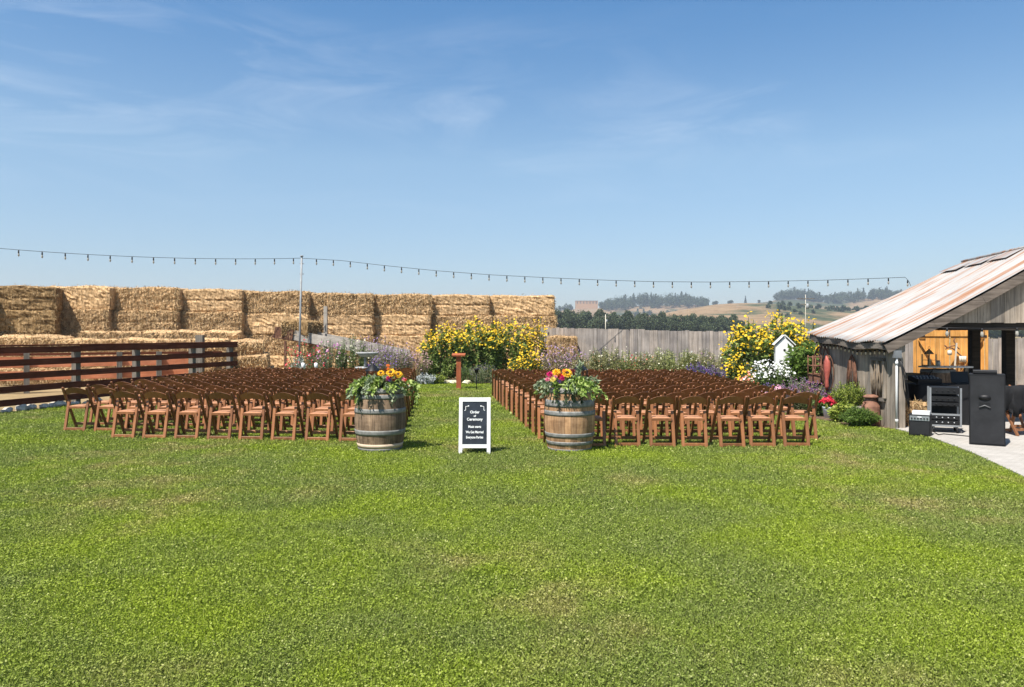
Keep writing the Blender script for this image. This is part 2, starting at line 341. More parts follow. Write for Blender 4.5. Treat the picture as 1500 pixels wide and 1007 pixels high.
# leaf helpers -------------------------------------------------
def unit(a): return a / (np.linalg.norm(a, axis=1, keepdims=True) + 1e-9)
def leafgeo(P, Ln, W, up=.2, d=None, fold=.15):
    n = len(P)
    if d is None: d = RNG.normal(0, 1, (n, 3)); d[:, 2] += up
    d = unit(d); r = RNG.normal(0, 1, (n, 3)); s = unit(np.cross(d, r)); nn = np.cross(d, s)
    Ln = np.broadcast_to(Ln, (n,))[:, None]; W = np.broadcast_to(W, (n,))[:, None]
    v0 = P; v1 = P + d * Ln * .45 + s * W * .5 + nn * W * fold; v2 = P + d * Ln; v3 = P + d * Ln * .45 - s * W * .5 + nn * W * fold
    return np.stack([v0, v1, v2, v3], 1).reshape(-1, 3), np.arange(4 * n).reshape(n, 4)
def discgeo(P, r, nrm, k=6):
    n = len(P); nrm = unit(nrm); a = RNG.normal(0, 1, (n, 3)); u = unit(np.cross(nrm, a)); v = np.cross(nrm, u); r = np.broadcast_to(r, (n,))[:, None]
    vs = [P + (u * math.cos(2 * math.pi * i / k) + v * math.sin(2 * math.pi * i / k)) * r for i in range(k)]
    return np.stack(vs, 1).reshape(-1, 3), np.arange(k * n).reshape(n, k)
def clumps(n, rx, ry, z0, z1, nc, cr=.33, seed=0):
    rg = np.random.default_rng(seed); C = []
    while len(C) < nc:
        p = rg.uniform(-1, 1, 3)
        if p @ p < 1: C.append(p * np.array([rx, ry, (z1 - z0) / 2]) * .75 + np.array([0, 0, (z0 + z1) / 2]))
    C = np.array(C); rad = rg.uniform(.6, 1.25, nc) * cr
    k = rg.integers(0, nc, n); d = unit(rg.normal(0, 1, (n, 3))); rr = rg.uniform(.35, 1.05, n) ** .5
    return C[k] + d * (rad[k] * rr)[:, None] * np.array([rx, ry, (z1 - z0) / 2])

def tree_mesh(seed, h, rx, leaf, n, base=.18, conifer=False):
    global RNG
    RNG = np.random.default_rng(seed)
    if conifer:
        t = RNG.uniform(0, 1, n); z = h * (base + (1 - base) * t); r = rx * (1 - t) * RNG.uniform(.3, 1.15, n) * (0.75 + .25 * np.sin(t * 34 + seed)); a = RNG.uniform(0, 6.283, n)
        P = np.stack([r * np.cos(a), r * np.sin(a), z], 1)
    else: P = clumps(n, rx, rx, h * base, h, 26, .36, seed)
    Vv, Ff = leafgeo(P, leaf * RNG.uniform(.6, 1.4, n), leaf * RNG.uniform(.5, 1, n), .0)
    return Vv, Ff
M['far_leaf'] = leafmat('far_leaf', [(.035, .05, .024), (.065, .09, .04), (.11, .14, .06)], .6, .15)
M['bark'] = wood('bark', (.05, .04, .03), (.10, .08, .06), (.16, .13, .10), isl=False)
def trunk_mb(h, r):
    b = MB(); b.tube([(0, 0, -.2), (.05 * h * .1, 0, h * .35), (-.02 * h, .01 * h, h * .75)], [r, r * .7, r * .25], 7)
    for k in range(5):
        a = k * 1.3; z = h * (.3 + .08 * k); b.tube([(0, 0, z), (math.cos(a) * h * .12, math.sin(a) * h * .12, z + h * .1), (math.cos(a) * h * .2, math.sin(a) * h * .2, z + h * .24)], [r * .4, r * .25, r * .1], 5)
    return b
tv = []
for s in range(4):
    Vv, Ff = tree_mesh(50 + s, 10, [5.2, 4.6, 5.6, 4.0][s], .55, 6500, .06)
    tv.append((np_mesh('crown', Vv, Ff, M['far_leaf']), trunk_mb(10, .35).mesh('trunk', M['bark'])))
Vv, Ff = tree_mesh(90, 10, 2.6, .5, 3500, .05, True); conif = (np_mesh('crown', Vv, Ff, M['far_leaf']), trunk_mb(9, .25).mesh('trunk', M['bark']))
def tree(name, x, y, z, s, var, label, group=None, sx=1):
    e = empty(name, (x, y, z), random.uniform(0, 6.28), label, 'tree', group); e.scale = (s * sx, s * sx, s)
    cr, tr = var; link('crown', cr, e); link('trunk', tr, e); return e
RNG = np.random.default_rng(11)
tl = []
px = 560.0; i = 0
tops = [(560, 462), (812, 451), (840, 451), (900, 454), (960, 457), (1000, 459), (1040, 459), (1075, 460), (1110, 474), (1160, 482), (1330, 482), (1400, 478), (1560, 476)]
while px < 1560:
    y = 300 + RNG.uniform(-14, 14); top = np.interp(px, [t[0] for t in tops], [t[1] for t in tops]) + RNG.uniform(-2.2, 2.0)
    hh = (H0 + (Y0 - top) * y / F)
    if not (1095 < px < 1340): tl.append((px, y, hh))
    px += 11.5 * RNG.uniform(.75, 1.2)
for i, (px, y, hh) in enumerate(tl):
    if px < 1095: lab = '%s dark green tree from the left in the wood beyond the plank fence' % ((ORD + ['sixteenth', 'seventeenth', 'eighteenth', 'nineteenth', 'twentieth'] + ['twenty-' + q for q in ORD[:9]] + ['thirtieth'] + ['thirty-' + q for q in ORD[:9]] + ['fortieth'] + ['forty-' + q for q in ORD[:9]] + ['fiftieth'] + ['fifty-' + q for q in ORD[:9]])[i])
    else: lab = 'dark green tree seen over the fence through the open shed, %s from the right' % ORD[min(14, len(tl) - 1 - i)]
    tree('tree', gx(px, y), y, -.2, hh / 10, tv[i % 4], lab, 'trees of the wood beyond the fence', 1.15 * 8 / max(6.5, hh))
for px, top, k, lab in ((1030, 466, 1, 'pointed conifer standing in the wood'), (1092, 434, 1, 'lone pointed conifer on the skyline of the tan hill'), (1070, 439, 0, 'small round tree on the skyline left of the pointed conifer'), (1112, 439, 0, 'lone round tree on the skyline right of the pointed conifer'), (1134, 440, 0, 'small dark tree at the foot of the grove on the right ridge'), (1048, 440, 0, 'small tree at the right end of the wooded ridge')):
    if px == 1030: continue
    y = 1480; z = hill_z(px, 1500) - 2; hh = gz(top, y) - z
    tree('conifer' if k else 'tree', gx(px, y), y, z, hh / 10, conif if k else tv[2], lab, None, .8 if k else .9)
# far woods on the ridges: too many to count, one mass each
def far_wood(name, label, spans, seed, yd):
    rg = np.random.default_rng(seed); global RNG
    Vs = []; Fs = []; b = 0
    for (p0, p1, n, hmin, hmax, ymin, ymax) in spans:
        for k in range(n):
            px = rg.uniform(p0, p1); y = rg.uniform(ymin, ymax); env = math.sin(math.pi * (px - p0) / (p1 - p0)) ** .4
            hh = rg.uniform(hmin, hmax) * (.5 + .5 * env); z = hill_z(px, y) - 1; con = rg.random() < .3
            Vv, Ff = tree_mesh(int(rg.integers(1e6)), hh, hh * (.22 if con else .42), 1.7, 260, .05, con)
            Vs.append(Vv + np.array([gx(px, y), y, z])); Fs.append(Ff + b); b += len(Vv)
    RNG = np.random.default_rng(5)
    o = link(name, np_mesh(name, np.concatenate(Vs), np.concatenate(Fs), M['far_leaf'])); o['kind'] = 'stuff'; tag(o, label, 'woodland')
far_wood('ridge_wood', 'hazy dark woodland along the left ridge above the tan hill',
         [(880, 1040, 190, 15, 29, 1380, 1500), (818, 838, 14, 8, 15, 1440, 1500), (850, 872, 12, 16, 22, 1515, 1560), (878, 900, 14, 9, 15, 1440, 1500), (880, 1000, 70, 8, 12, 1180, 1330), (760, 818, 30, 8, 12, 1400, 1500)], 3, 0)
far_wood('hilltop_wood', 'hazy dark groves on the skyline of the right ridge',
         [(1136, 1205, 90, 15, 26, 1440, 1510), (1208, 1330, 150, 11, 23, 1400, 1500), (1215, 1320, 70, 5, 9, 1000, 1250), (1330, 1600, 100, 10, 19, 1420, 1500)], 4, 0)
far_wood('hillside_scrub', 'scattered dark scrub on the tan hillside above the shed roof',
         [(1180, 1300, 60, 3, 6, 700, 860), (1120, 1200, 22, 3, 5, 560, 760)], 8, 0)

# distant buildings
def far_house(name, label, px0, px1, ytop, ybot, y, wall, roof, nwin=4, flat=False):
    x0 = gx(px0, y); x1 = gx(px1, y); zt = gz(ytop, y); zb = gz(ybot, y) - 6; e = empty(name, ((x0 + x1) / 2, y, zb), 0, label, 'building')
    wdt = (x1 - x0) / 2; h = zt - zb; d = min(9, wdt); ev = h - (.5 if flat else min(2.5, h * .2))
    b = MB(); b.box(-wdt, wdt, -d, d, 0, ev); b.build('wall', wall, e)
    b = MB()
    if flat: b.box(-wdt - .4, wdt + .4, -d - .4, d + .4, ev + .01, h)
    else: b.prism([Vector((-wdt - .5, -d - .5, ev)), Vector((-wdt - .5, d + .5, ev)), Vector((-wdt - .5, 0, h))], (0, 0, 0), (2 * wdt + 1, 0, 0))
    b.build('roof', roof, e)
    for k in range(nwin):
        xx = -wdt + (k + .5) * 2 * wdt / nwin; b = MB(); b.box(xx - .1 * wdt / nwin * 4, xx + .1 * wdt / nwin * 4, -d - .08, -d - .01, max(.5, ev - 5.5), ev - 1.0); b.build('window', M['far_glass'], e)
M['far_glass'] = plain('far_glass', (.16, .12, .10), .4)
M['far_pink'] = plain('far_pink', (.46, .28, .15), .8, var=.1); M['far_rust'] = plain('far_rust', (.30, .22, .16), .8, var=.1); M['far_white'] = plain('far_white', (.6, .6, .58), .8, var=.1); M['far_grey'] = plain('far_grey', (.3, .3, .3), .8)
far_house('long_building', 'long salmon pink building on the far left ridge', 843, 875, 441, 453, 1492, M['far_pink'], M['far_rust'], 7, True)
far_house('farmhouse', 'small white house in the trees right of the pink building', 884, 892, 447, 451, 1485, M['far_white'], M['far_grey'], 2)
far_house('farmhouse', 'low white shed on the ridge right of the small house', 896, 908, 448.5, 451, 1485, M['far_white'], M['far_white'], 3)
far_house('farmhouse', 'tiny house with red roof among the ridge trees', 983, 988, 443, 449, 1485, M['far_white'], M['far_rust'], 2)
far_house('farmhouse', 'tiny white house left of the pink building', 816, 823, 451, 454, 1492, M['far_white'], M['far_grey'], 2)

# ------------------------------------------------------------ straw bales
def bale_mesh(name, wx, dy, hz_, seed, mat, crease=1, nsl=500, disp=.05):
    rg = np.random.default_rng(seed); nx, nyy, nz = max(6, int(wx / .11)), max(4, int(dy / .16)), max(5, int(hz_ / .07))
    b = MB(); vmap = {}; vs = []; fs = []
    def vid(i, j, k):
        key = (i, j, k)
        if key not in vmap: vmap[key] = len(vs); vs.append([i / nx * 2 - 1, j / nyy * 2 - 1, k / nz * 2 - 1])
        return vmap[key]
    for i in range(nx):
        for k in range(nz):
            fs.append((vid(i, 0, k), vid(i + 1, 0, k), vid(i + 1, 0, k + 1), vid(i, 0, k + 1))); fs.append((vid(i, nyy, k), vid(i, nyy, k + 1), vid(i + 1, nyy, k + 1), vid(i + 1, nyy, k)))
        for j in range(nyy):
            fs.append((vid(i, j, nz), vid(i + 1, j, nz), vid(i + 1, j + 1, nz), vid(i, j + 1, nz))); fs.append((vid(i, j, 0), vid(i, j + 1, 0), vid(i + 1, j + 1, 0), vid(i + 1, j, 0)))
    for j in range(nyy):
        for k in range(nz):
            fs.append((vid(nx, j, k), vid(nx, j + 1, k), vid(nx, j + 1, k + 1), vid(nx, j, k + 1))); fs.append((vid(0, j, k), vid(0, j, k + 1), vid(0, j + 1, k + 1), vid(0, j + 1, k)))
    A = np.array(vs); ph = rg.uniform(0, 6.28, 12)
    half = np.array([wx / 2, dy / 2, hz_ / 2]); r = min(half) * .20
    P = A * half; inner = np.clip(P, -(half - r), half - r); dd = P - inner; ln = np.linalg.norm(dd, axis=1, keepdims=True); P = np.where(ln > 1e-6, inner + dd / np.maximum(ln, 1e-6) * np.minimum(ln, r), P)
    wob = disp * (np.sin(P[:, 0] * 5 + ph[0]) * np.sin(P[:, 2] * 6 + ph[1]) + .6 * np.sin(P[:, 0] * 13 + ph[2]) + .5 * np.sin(P[:, 2] * 17 + P[:, 0] * 3 + ph[3])) * .5
    cr = np.zeros(len(P))
    for c in range(crease): zc = (c + 1) / (crease + 1) * hz_ - hz_ / 2 + .02 * np.sin(P[:, 0] * 2.5 + ph[4 + c]); cr -= .03 * np.exp(-((P[:, 2] - zc) / .03) ** 2)
    P[:, 1] += np.sign(A[:, 1]) * (wob + cr + rg.normal(0, .012, len(P))) * (np.abs(A[:, 1]) > .9)
    P[:, 0] += np.sign(A[:, 0]) * (wob + cr) * (np.abs(A[:, 0]) > .9); P[:, 2] += rg.normal(0, .008, len(P)) + np.where(A[:, 2] > .9, .02 * np.sin(P[:, 0] * 3.3 + ph[6]), 0)
    P[:, 2] += hz_ / 2
    me = bpy.data.meshes.new(name)
    # loose straw slivers on the front, top and sides
    k = np.concatenate([rg.choice(np.where(A[:, 1] < -.9)[0], nsl * 2 // 3), rg.integers(0, len(P), nsl - nsl * 2 // 3)]); base = P[k]; out = A[k] * (np.abs(A[k]) > .9); d = unit(out * .35 + rg.normal(0, .45, (nsl, 3)) + np.array([0, -.1, -.55])); s = unit(np.cross(d, rg.normal(0, 1, (nsl, 3)))) * .009
    ll = rg.uniform(.05, .12, nsl)[:, None]; base = base + rg.normal(0, .04, (nsl, 3)) * .6
    SV = np.stack([base - s, base + s, base + d * ll], 1).reshape(-1, 3); nb = len(P)
    allv = [tuple(v) for v in P] + [tuple(v) for v in SV]; allf = fs + [(nb + 3 * q, nb + 3 * q + 1, nb + 3 * q + 2) for q in range(nsl)]
    me.from_pydata(allv, [], allf); me.materials.append(mat); me.materials.append(M['sliver'])
    mi = np.zeros(len(allf), dtype=np.int32); mi[len(fs):] = 1; me.polygons.foreach_set('material_index', mi); me.update(); return me
big = [bale_mesh('straw_bale', 2.28, 1.25, .86, 20 + s, M['straw'], [1, 0, 0, 1][s], 4200, .022) for s in range(4)]
bigd = [bale_mesh('straw_bale', 2.28, 1.25, .86, 30 + s, M['straw_dark'], [1, 0][s], 4200, .03) for s in range(2)]  # turned left stacks: weak grazing light put into a darker straw colour
small = [bale_mesh('straw_bale', 1.15, .5, .44, 40 + s, M['straw'], 0, 900, .015) for s in range(3)]
smalld = bale_mesh('straw_bale', 1.15, .5, .44, 47, M['straw_dark'], 0, 900, .02)
edges = [(-120, -25), (-24, 76), (79, 170), (172, 267), (272, 361), (362, 454), (455, 549), (550, 632), (633, 719), (720, 812)]
tpy = [418, 420, 420, 422, 425, 428, 431, 432, 433, 434]
COLN = ['a', 'leftmost', 'second', 'third', 'fourth', 'fifth', 'sixth', 'seventh', 'eighth', 'rightmost']
LAYN = ['bottom', 'second from bottom', 'third from bottom', 'top']
for ci, ((a, b_), ty) in enumerate(zip(edges, tpy)):
    Y = 27.4 + 3.0 * ((a + b_) / 2) / 812; front = Y - .62 + .62
    if ci == 1: Y -= .9
    if ci == 0: Y -= 1.6
    x0, x1 = gx(a, Y), gx(b_, Y); H = gz(ty, Y - .6); lay = 4; zz = 0
    for k in range(lay):
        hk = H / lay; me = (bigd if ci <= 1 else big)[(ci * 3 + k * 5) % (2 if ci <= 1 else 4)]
        jit = random.uniform(-.04, .04)
        e = link('straw_bale', me, None, ((x0 + x1) / 2 + random.uniform(-.04, .04), Y + jit + (.05 * k), zz + (0 if k == 0 else .0)))
        e.scale = ((x1 - x0) / 2.28 * random.uniform(1.0, 1.035), 1, hk / .86 * 1.05); e.rotation_euler = (random.uniform(-.012, .012), random.uniform(-.008, .008), (.32 if ci == 1 else .32 if ci == 0 else random.uniform(-.03, .03)) + (math.pi if random.random() < .5 else 0))
        nm = 'stack outside the left edge' if ci == 0 else '%s stack of the big straw wall' % COLN[ci]
        tag(e, 'large straw bale, %s layer, %s' % (LAYN[k], nm), 'straw bale', 'big bales of the straw wall'); zz += hk
def sbale(px, Y, z, label, sx=1, sz=1, rz=0, var=None, sy=1):
    e = link('straw_bale', small[random.randrange(3) if var is None else var], None, (gx(px, Y), Y, z)); e.scale = (sx, sy, sz); e.rotation_euler = (random.uniform(.10, .2), random.uniform(-.03, .03), rz + random.uniform(-.05, .05))
    return tag(e, label, 'straw bale', 'small bales stepped in front of the straw wall')
n_ = 0
for row, (Y, pa, pb, top, nl) in enumerate(((25.3, 122, 352, 1.75, 4), (24.3, 88, 335, 1.50, 3))):
    cnt = 5; step = (pb - pa) / cnt
    for k in range(cnt):
        for l in range(nl):
            sbale(pa + step * (k + .5), Y, top - .44 * (l + 1) - (0 if l < nl - 1 else 0), '%s bale from left, %s layer of the %s step behind the corral fence' % (ORD[k], ['top', 'second', 'third', 'fourth'][l], ['upper', 'lower'][row]), step * Y / F / 1.15 * 1.03, 1.02)
for k, px in enumerate((30, 78)):
    for l in range(3): sbale(px, 24.4, 1.60 - .5 * (l + 1), '%s bale, %s layer of the short step at the far left' % (['left', 'right'][k], ['top', 'second', 'third'][l]), 1.0, 1.14)
for k, (px, Y, zt, lab) in enumerate(((360, 25.2, 1.47, 'top bale of the steps at the right end of the corral fence'), (365, 25.0, 1.02, 'middle bale of the steps at the right end of the corral fence'), (373, 24.8, .56, 'lowest bale of the steps at the right end of the corral fence'))):
    sbale(px, Y, zt - .50, lab, 1.0 + .12 * k, 1.12, .25, sy=1.6)
for px, Y, z, lab, rz in ((432, 27.6, 1.62, 'loose straw bale left, lying on top of the hay elevator', .3), (452, 27.7, 1.62, 'upright straw bale behind the light pole on the hay elevator', 1.2)):
    sbale(px, Y - .9, z, lab, .8, 1.15, rz).data = smalld
for k, (px, z) in enumerate(((822, 0), (823, .80))):
    e = link('straw_bale', big[k], None, (gx(px, 26.2), 26.2, z)); e.scale = (.43, .8, .92); tag(e, 'reddish straw bale, %s of the low pile where the plank fence starts' % ['lower', 'upper'][k], 'straw bale', 'low pile at the fence')

# ------------------------------------------------------------ plank fence and gate
fa = Vector((1.0, 27.2, 0)); fb = Vector((15.5, 18.05, 0)); fd = (fb - fa); fl = fd.length; fd.normalize(); fn = Vector((fd.y, -fd.x, 0))
def ftop(t): return 1.90 - .36 * min(1, t / 14.0)
g0 = (Vector((gx(1342, 20.6), 20.6, 0)) - fa).dot(fd); g0 = 12.40
def solve_t(px):   # distance along the fence seen at a column
    k = (px - 750) / F; return (k * fa.y - fa.x) / (fd.x - k * fd.y)
g0, g1 = solve_t(1342), solve_t(1443)
def plank_fence(name, label, t0, t1):
    o_ = fa + fd * t0; e = empty(name, o_, math.atan2(fd.y, fd.x), label, 'fence'); t = 0; b = MB(); rg = random.Random(4)
    while t < t1 - t0 - .02:
        wd = rg.uniform(.115, .16); wd = min(wd, t1 - t0 - t); hh = ftop(t0 + t) + rg.uniform(-.02, .02); y = rg.uniform(-.006, .006)
        b.box(t, t + wd - .007, y - .01, y + .01, .02, hh); t += wd
    b.build('boards', M['fence_wood'], e)
    for z in (.35, 1.45): r = MB(); r.box(0, t1 - t0, .018, .06, z, z + .09); r.build('rail', M['grey_wood_x'], e)
    t = .2
    while t < t1 - t0: p = MB(); p.box(t, t + .1, .062, .16, 0, ftop(t0 + t) - .08); p.build('post', M['grey_wood'], e); t += 2.3
plank_fence('plank_fence', 'weathered grey plank fence behind the flower beds', 0, g0 - .02)
plank_fence('plank_fence', 'weathered grey plank fence right of the orange gate', g1 + .05, fl)
ge = empty('wooden_gate', fa + fd * g0, math.atan2(fd.y, fd.x), 'golden brown double wooden gate with braces beyond the shed', 'gate'); gw = g1 - g0; gh = gz(482, 20.4)
for s in range(2):
    b = MB(); x0 = s * gw / 2; n = 7
    for k in range(n): b.box(x0 + .01 + k * (gw / 2 - .02) / n, x0 + .01 + (k + 1) * (gw / 2 - .02) / n - .005, 0, .025, .06, gh - .01)
    b.build('leaf', M['gate_wood'], ge)
    b = MB(); 
    for z in (.1, gh - .2): b.box(x0 + .02, x0 + gw / 2 - .02, -.03, -.002, z, z + .14)
    b.build('ledge', M['gate_wood'], ge)
    b = MB(); xa, xb = (x0 + .06, x0 + gw / 2 - .06); 
    b.bar((xa, -.05, gh - .28) if s == 0 else (xb, -.05, gh - .28), (xb, -.05, .3) if s == 0 else (xa, -.05, .3), .02, .10, (0, -1, 0)); b.build('brace', M['gate_wood'], ge)
for x in (-.07, gw + .0): b = MB(); b.box(x, x + .07, -.04, .1, 0, gh + .0); b.build('gate_post', M['gate_wood'], ge)
M['iron'] = plain('iron', (.03, .025, .022), .6, .3); M['rust'] = plain('rust', (.16, .075, .045), .85, .1, var=.5, scale=14)
for x, z in ((.06, gh - .22), (.06, .3), (gw - .12, gh - .22)): b = MB(); b.box(x, x + .16, -.06, -.052, z, z + .05); b.build('hinge', M['iron'], ge)
# ornament on the gate
og = at(1402, 512, 20.05); og.y = 20.15
e = empty('iron_ornament', og, 0, 'rusty iron hanger with candle pots hung on the golden gate', 'wall ornament')
b = MB(); b.tube([(-.27, 0, .10), (-.2, 0, .04), (-.08, 0, .03), (0, 0, -.02), (.1, 0, -.12), (.2, 0, -.2), (.3, 0, -.25)], .018, 6); b.tube([(-.25, 0, .0), (-.1, 0, .08), (.02, 0, .1), (.12, 0, .0)], .015, 6)
b.tube([(0, 0, .3), (-.03, 0, .22), (.03, 0, .12), (0, 0, -.02)], .014, 6); b.build('bracket', M['rust'], e)
M['cream'] = plain('cream', (.62, .56, .45), .7, var=.15)
for x, z in ((-.15, -.09),): b = MB(); b.lathe([(0, -.07), (.05, -.06), (.06, 0), (.05, .06), (0, .07)], 10, (x, -.02, z)); b.build('float', M['cream'], e)
for x in (.13, .19, .25): b = MB(); b.lathe([(0, -.14), (.03, -.14), (.035, .02), (0, .02)], 8, (x, -.03, -.2)); b.build('jar', M['cream'], e)
b = MB(); b.bar((.03, -.03, .17), (-.05, -.03, -.85), .03, .03); b.build('stick', M['cream'], e)

# ------------------------------------------------------------ corral fence (left)
ca = Vector((gx(-60, 15.2), 15.2, 0)); cb = Vector((gx(345, 23.5), 23.5, 0)); cd = (cb - ca); cl_ = cd.length; cd.normalize(); crz = math.atan2(cd.y, cd.x)
e = empty('corral_fence', ca, crz, 'dark red brown five rail corral fence behind the left chairs', 'fence')
rg = random.Random(3)
for k, z in enumerate((.12, .40, .68, .965, 1.245)):
    seg = [0, cl_ * .33, cl_ * .66, cl_]
    for j in range(3): b = MB(); dz = rg.uniform(-.008, .008); b.bar((seg[j] + .004, -.06 + .0, z + .07 + dz), (seg[j + 1] - .004, -.06, z + .07 + rg.uniform(-.008, .008)), .04, .14, bev=.004); b.build('rail', M['rail'], e)
b = MB(); b.bar((0, -.01, 1.405), (cl_, -.01, 1.405), .15, .035, bev=.004); b.build('cap_rail', M['rail'], e)
def tcor(px): k = (px - 750) / F; return (k * ca.y - ca.x) / (cd.x - k * cd.y)
for px in (-20, 113, 201, 283, 338): t = tcor(px); b = MB(); b.box(t - .07, t + .07, -.035, .1, 0, 1.38); b.build('post', M['post_wood'], e)
# inner pen fence behind, with pale posts
pa = Vector((gx(-40, 20.5), 20.5, 0)); pb = Vector((gx(345, 24.0), 24.0, 0)); pd = pb - pa; pl = pd.length; pd.normalize()
e = empty('pen_fence', pa, math.atan2(pd.y, pd.x), 'low inner pen fence with orange painted boards seen through the corral rails', 'fence')
def tp(px): k = (px - 750) / F; return (k * pa.y - pa.x) / (pd.x - k * pd.y)
for px in (39, 175, 233): t = tp(px); b = MB(); b.box(t - .07, t + .07, -.05, .07, 0, 1.13); b.build('post', M['post_wood'], e)
t1 = tp(276)
for z0, z1 in ((.72, 1.02), (.36, .62)): b = MB(); b.box(0, t1, .075, .11, z0, z1); b.build('orange_board', M['orange_board'], e)
b = MB(); b.box(0, t1 + 1.0, .075, .12, 1.05, 1.12); b.build('dark_rail', M['rail'], e)
p = at(289, 491, 23.3); b = MB(); b.box(-.11, .11, -.09, .09, 0, p.z); tag(b.build('wooden_post', M['post_wood'], None, (p.x, p.y + .2, 0)), 'tall thick grey post rising above the corral fence', 'post')
# rocks and debris
def rock(r, seed):
    rg = np.random.default_rng(seed); b = MB(); nu, nv = 9, 6; vs = []; fs = []
    for j in range(nv + 1):
        for i in range(nu):
            th = math.pi * j / nv; ph = 2 * math.pi * i / nu; q = 1 + rg.uniform(-.2, .2) if 0 < j < nv else 1
            vs.append((math.sin(th) * math.cos(ph) * r * 1.2 * q, math.sin(th) * math.sin(ph) * r * .9 * q, math.cos(th) * r * .65 * q + r * .35))
    for j in range(nv):
        for i in range(nu): fs.append((j * nu + i, (j + 1) * nu + i, (j + 1) * nu + (i + 1) % nu, j * nu + (i + 1) % nu))
    b.add(vs, fs); return b
M['rock'] = plain('rock', (.60, .54, .45), .9, var=.35, scale=12); M['pale_rock'] = plain('pale_rock', (.62, .55, .38), .9, var=.25, scale=12)
rocks = [rock(.11, s).mesh('rock', M['rock']) for s in range(4)]
k = 0; t = tcor(2)
while t < tcor(140):
    q = ca + cd * t + Vector((cd.y, -cd.x, 0)) * random.uniform(.0, .18); o = link('rock', rocks[k % 4], None, (q.x, q.y, 0)); s = random.uniform(.45, 1.35); o.scale = (s, s, s * .95); o.rotation_euler = (0, 0, random.uniform(0, 6))
    tag(o, 'pale rough stone in the row under the corral fence', 'rock', 'stones under the corral fence'); t += .19 * s + random.uniform(.0, .12); k += 1
for i, px in enumerate((645, 655, 664, 684)):
    o = link('rock', rock(.13, 40 + i).mesh('rock', M['pale_rock']), None, (gx(px, 25.2), 25.2, 0)); tag(o, 'cream stone edging the bed, %s from left behind the aisle' % ORD[i], 'rock', 'cream stones edging the far bed')

# ------------------------------------------------------------ hay elevator, poles, string lights
M['galv'] = plain('galv', (.27, .28, .285), .55, .1, var=.15); M['elev'] = wood('elev', (.24, .21, .17), (.40, .36, .31), (.50, .46, .40), 'x', isl=False)
a = at(399, 491, 26.6); c_ = at(432, 499, 26.5); d_ = at(625, 530, 25.9)
e = empty('hay_elevator', (a.x, a.y, 0), 0, 'old inclined hay elevator trough with rusty head in front of the straw wall', 'farm machine')
def rel(v): return v - Vector((a.x, a.y, 0))
b = MB(); b.bar(rel(at(399, 493, 26.6)), rel(at(612, 528, 25.9)), .12, .08); b.build('beam', M['rust'], e)
b = MB(); b.bar(rel(at(430, 491, 26.45)), rel(at(600, 524, 25.8)), .05, .34); b.build('trough_side', M['elev'], e)
b = MB(); b.bar(rel(at(430, 487, 27.0)), rel(at(600, 520, 26.4)), .05, .34); b.build('trough_side', M['elev'], e)
b = MB(); p0 = rel(at(402, 487, 26.4)); p1 = rel(at(429, 491, 26.4)); b.bar(p0, p1, .05, .38); b.bar(p0 + Vector((0, .6, 0)), p1 + Vector((0, .6, 0)), .05, .38); b.bar(p0 + Vector((.02, .3, .0)), p0 + Vector((.05, .3, 0)), .6, .38); b.build('rusty_head', M['rust'], e)
for px in (418, 500, 590): q = rel(at(px, 500 + (px - 418) * .14, 26.4)); b = MB(); b.bar((q.x, q.y, 0), q, .07, .07); b.build('leg', M['rust'], e)
q = at(442, 376, 26.0); b = MB(); q0 = at(437.5, 500, 26.0); q0.z = 0; b.tube([(q0.x - q.x, 0, 0), (0, 0, q.z)], .034, 8); b.tube([(0, 0, q.z), (0, 0, q.z + .03)], .06, 8)
for z in (q.z - .25, q.z - .6): b.tube([(-.07, 0, z), (.07, 0, z)], .015, 5)
tag(b.build('light_pole', M['galv'], None, (q.x, q.y, 0)), 'thin grey metal pole carrying the string lights', 'pole')
q = at(477, 449, 27.0); b = MB(); b.box(-.06, .06, -.06, .06, 0, q.z); tag(b.build('wooden_post', M['elev'], None, (q.x, q.y, 0)), 'pale square post against the straw wall right of the light pole', 'post')
M['black'] = plain('black', (.012, .012, .013), .5, var=.2); M['bulb'] = None
m = Mat('bulb_glass', .15, spec=.6); m.col((.35, .33, .28)); M['bulb'] = m.m
def string_lights(name, label, pts, spacing, drop=.10, start=.3, bs=.8):
    root = empty(name, pts[0], 0, label, 'string lights'); o0 = Vector(pts[0]); P = [Vector(p) - o0 for p in pts]
    b = MB(); b.tube(P, .0075, 5); b.build('cable', M['black'], root)
    acc = start; s = 0; bul = None
    for i in range(len(P) - 1):
        seg = (P[i + 1] - P[i]).length
        while acc <= s + seg:
            q = P[i].lerp(P[i + 1], (acc - s) / seg)
            if bul is None:
                bul = MB().tube([(0, 0, 0), (0, 0, -drop)], [.017, .022], 7).build('socket', M['black'], root, q)
                MB().lathe([(.0, -drop - .13 * bs), (.018 * bs, -drop - .12 * bs), (.036 * bs, -drop - .08 * bs), (.03 * bs, -drop - .03 * bs), (.018 * bs, -drop + .002)], 8).build('bulb', M['bulb'], bul)
            else:
                c = copy_tree(bul, root); c.location = q
            acc += spacing
        s += seg
def sag(a, b, n, s): return [a.lerp(b, i / n) - Vector((0, 0, s * 4 * (i / n) * (1 - i / n))) for i in range(n + 1)]
PT = at(441, 378.5, 26.0)
string_lights('string_lights', 'black string of bulbs left of the grey pole across the sky', sag(at(-60, 359, 22.5), PT, 16, .16), .62, start=.9)
kn = [(441, 378.5), (500, 382), (560, 389), (640, 397), (720, 403), (800, 407), (880, 410.5), (960, 413), (1040, 413.5), (1120, 412.5), (1200, 411), (1260, 409), (1326, 406.5), (1331, 412), (1334, 419)]
string_lights('string_lights', 'black string of bulbs from the grey pole to the shed roof', [at(x, y, 26 - (x - 441) / 893 * 2.5) for x, y in kn], .60, start=.55)
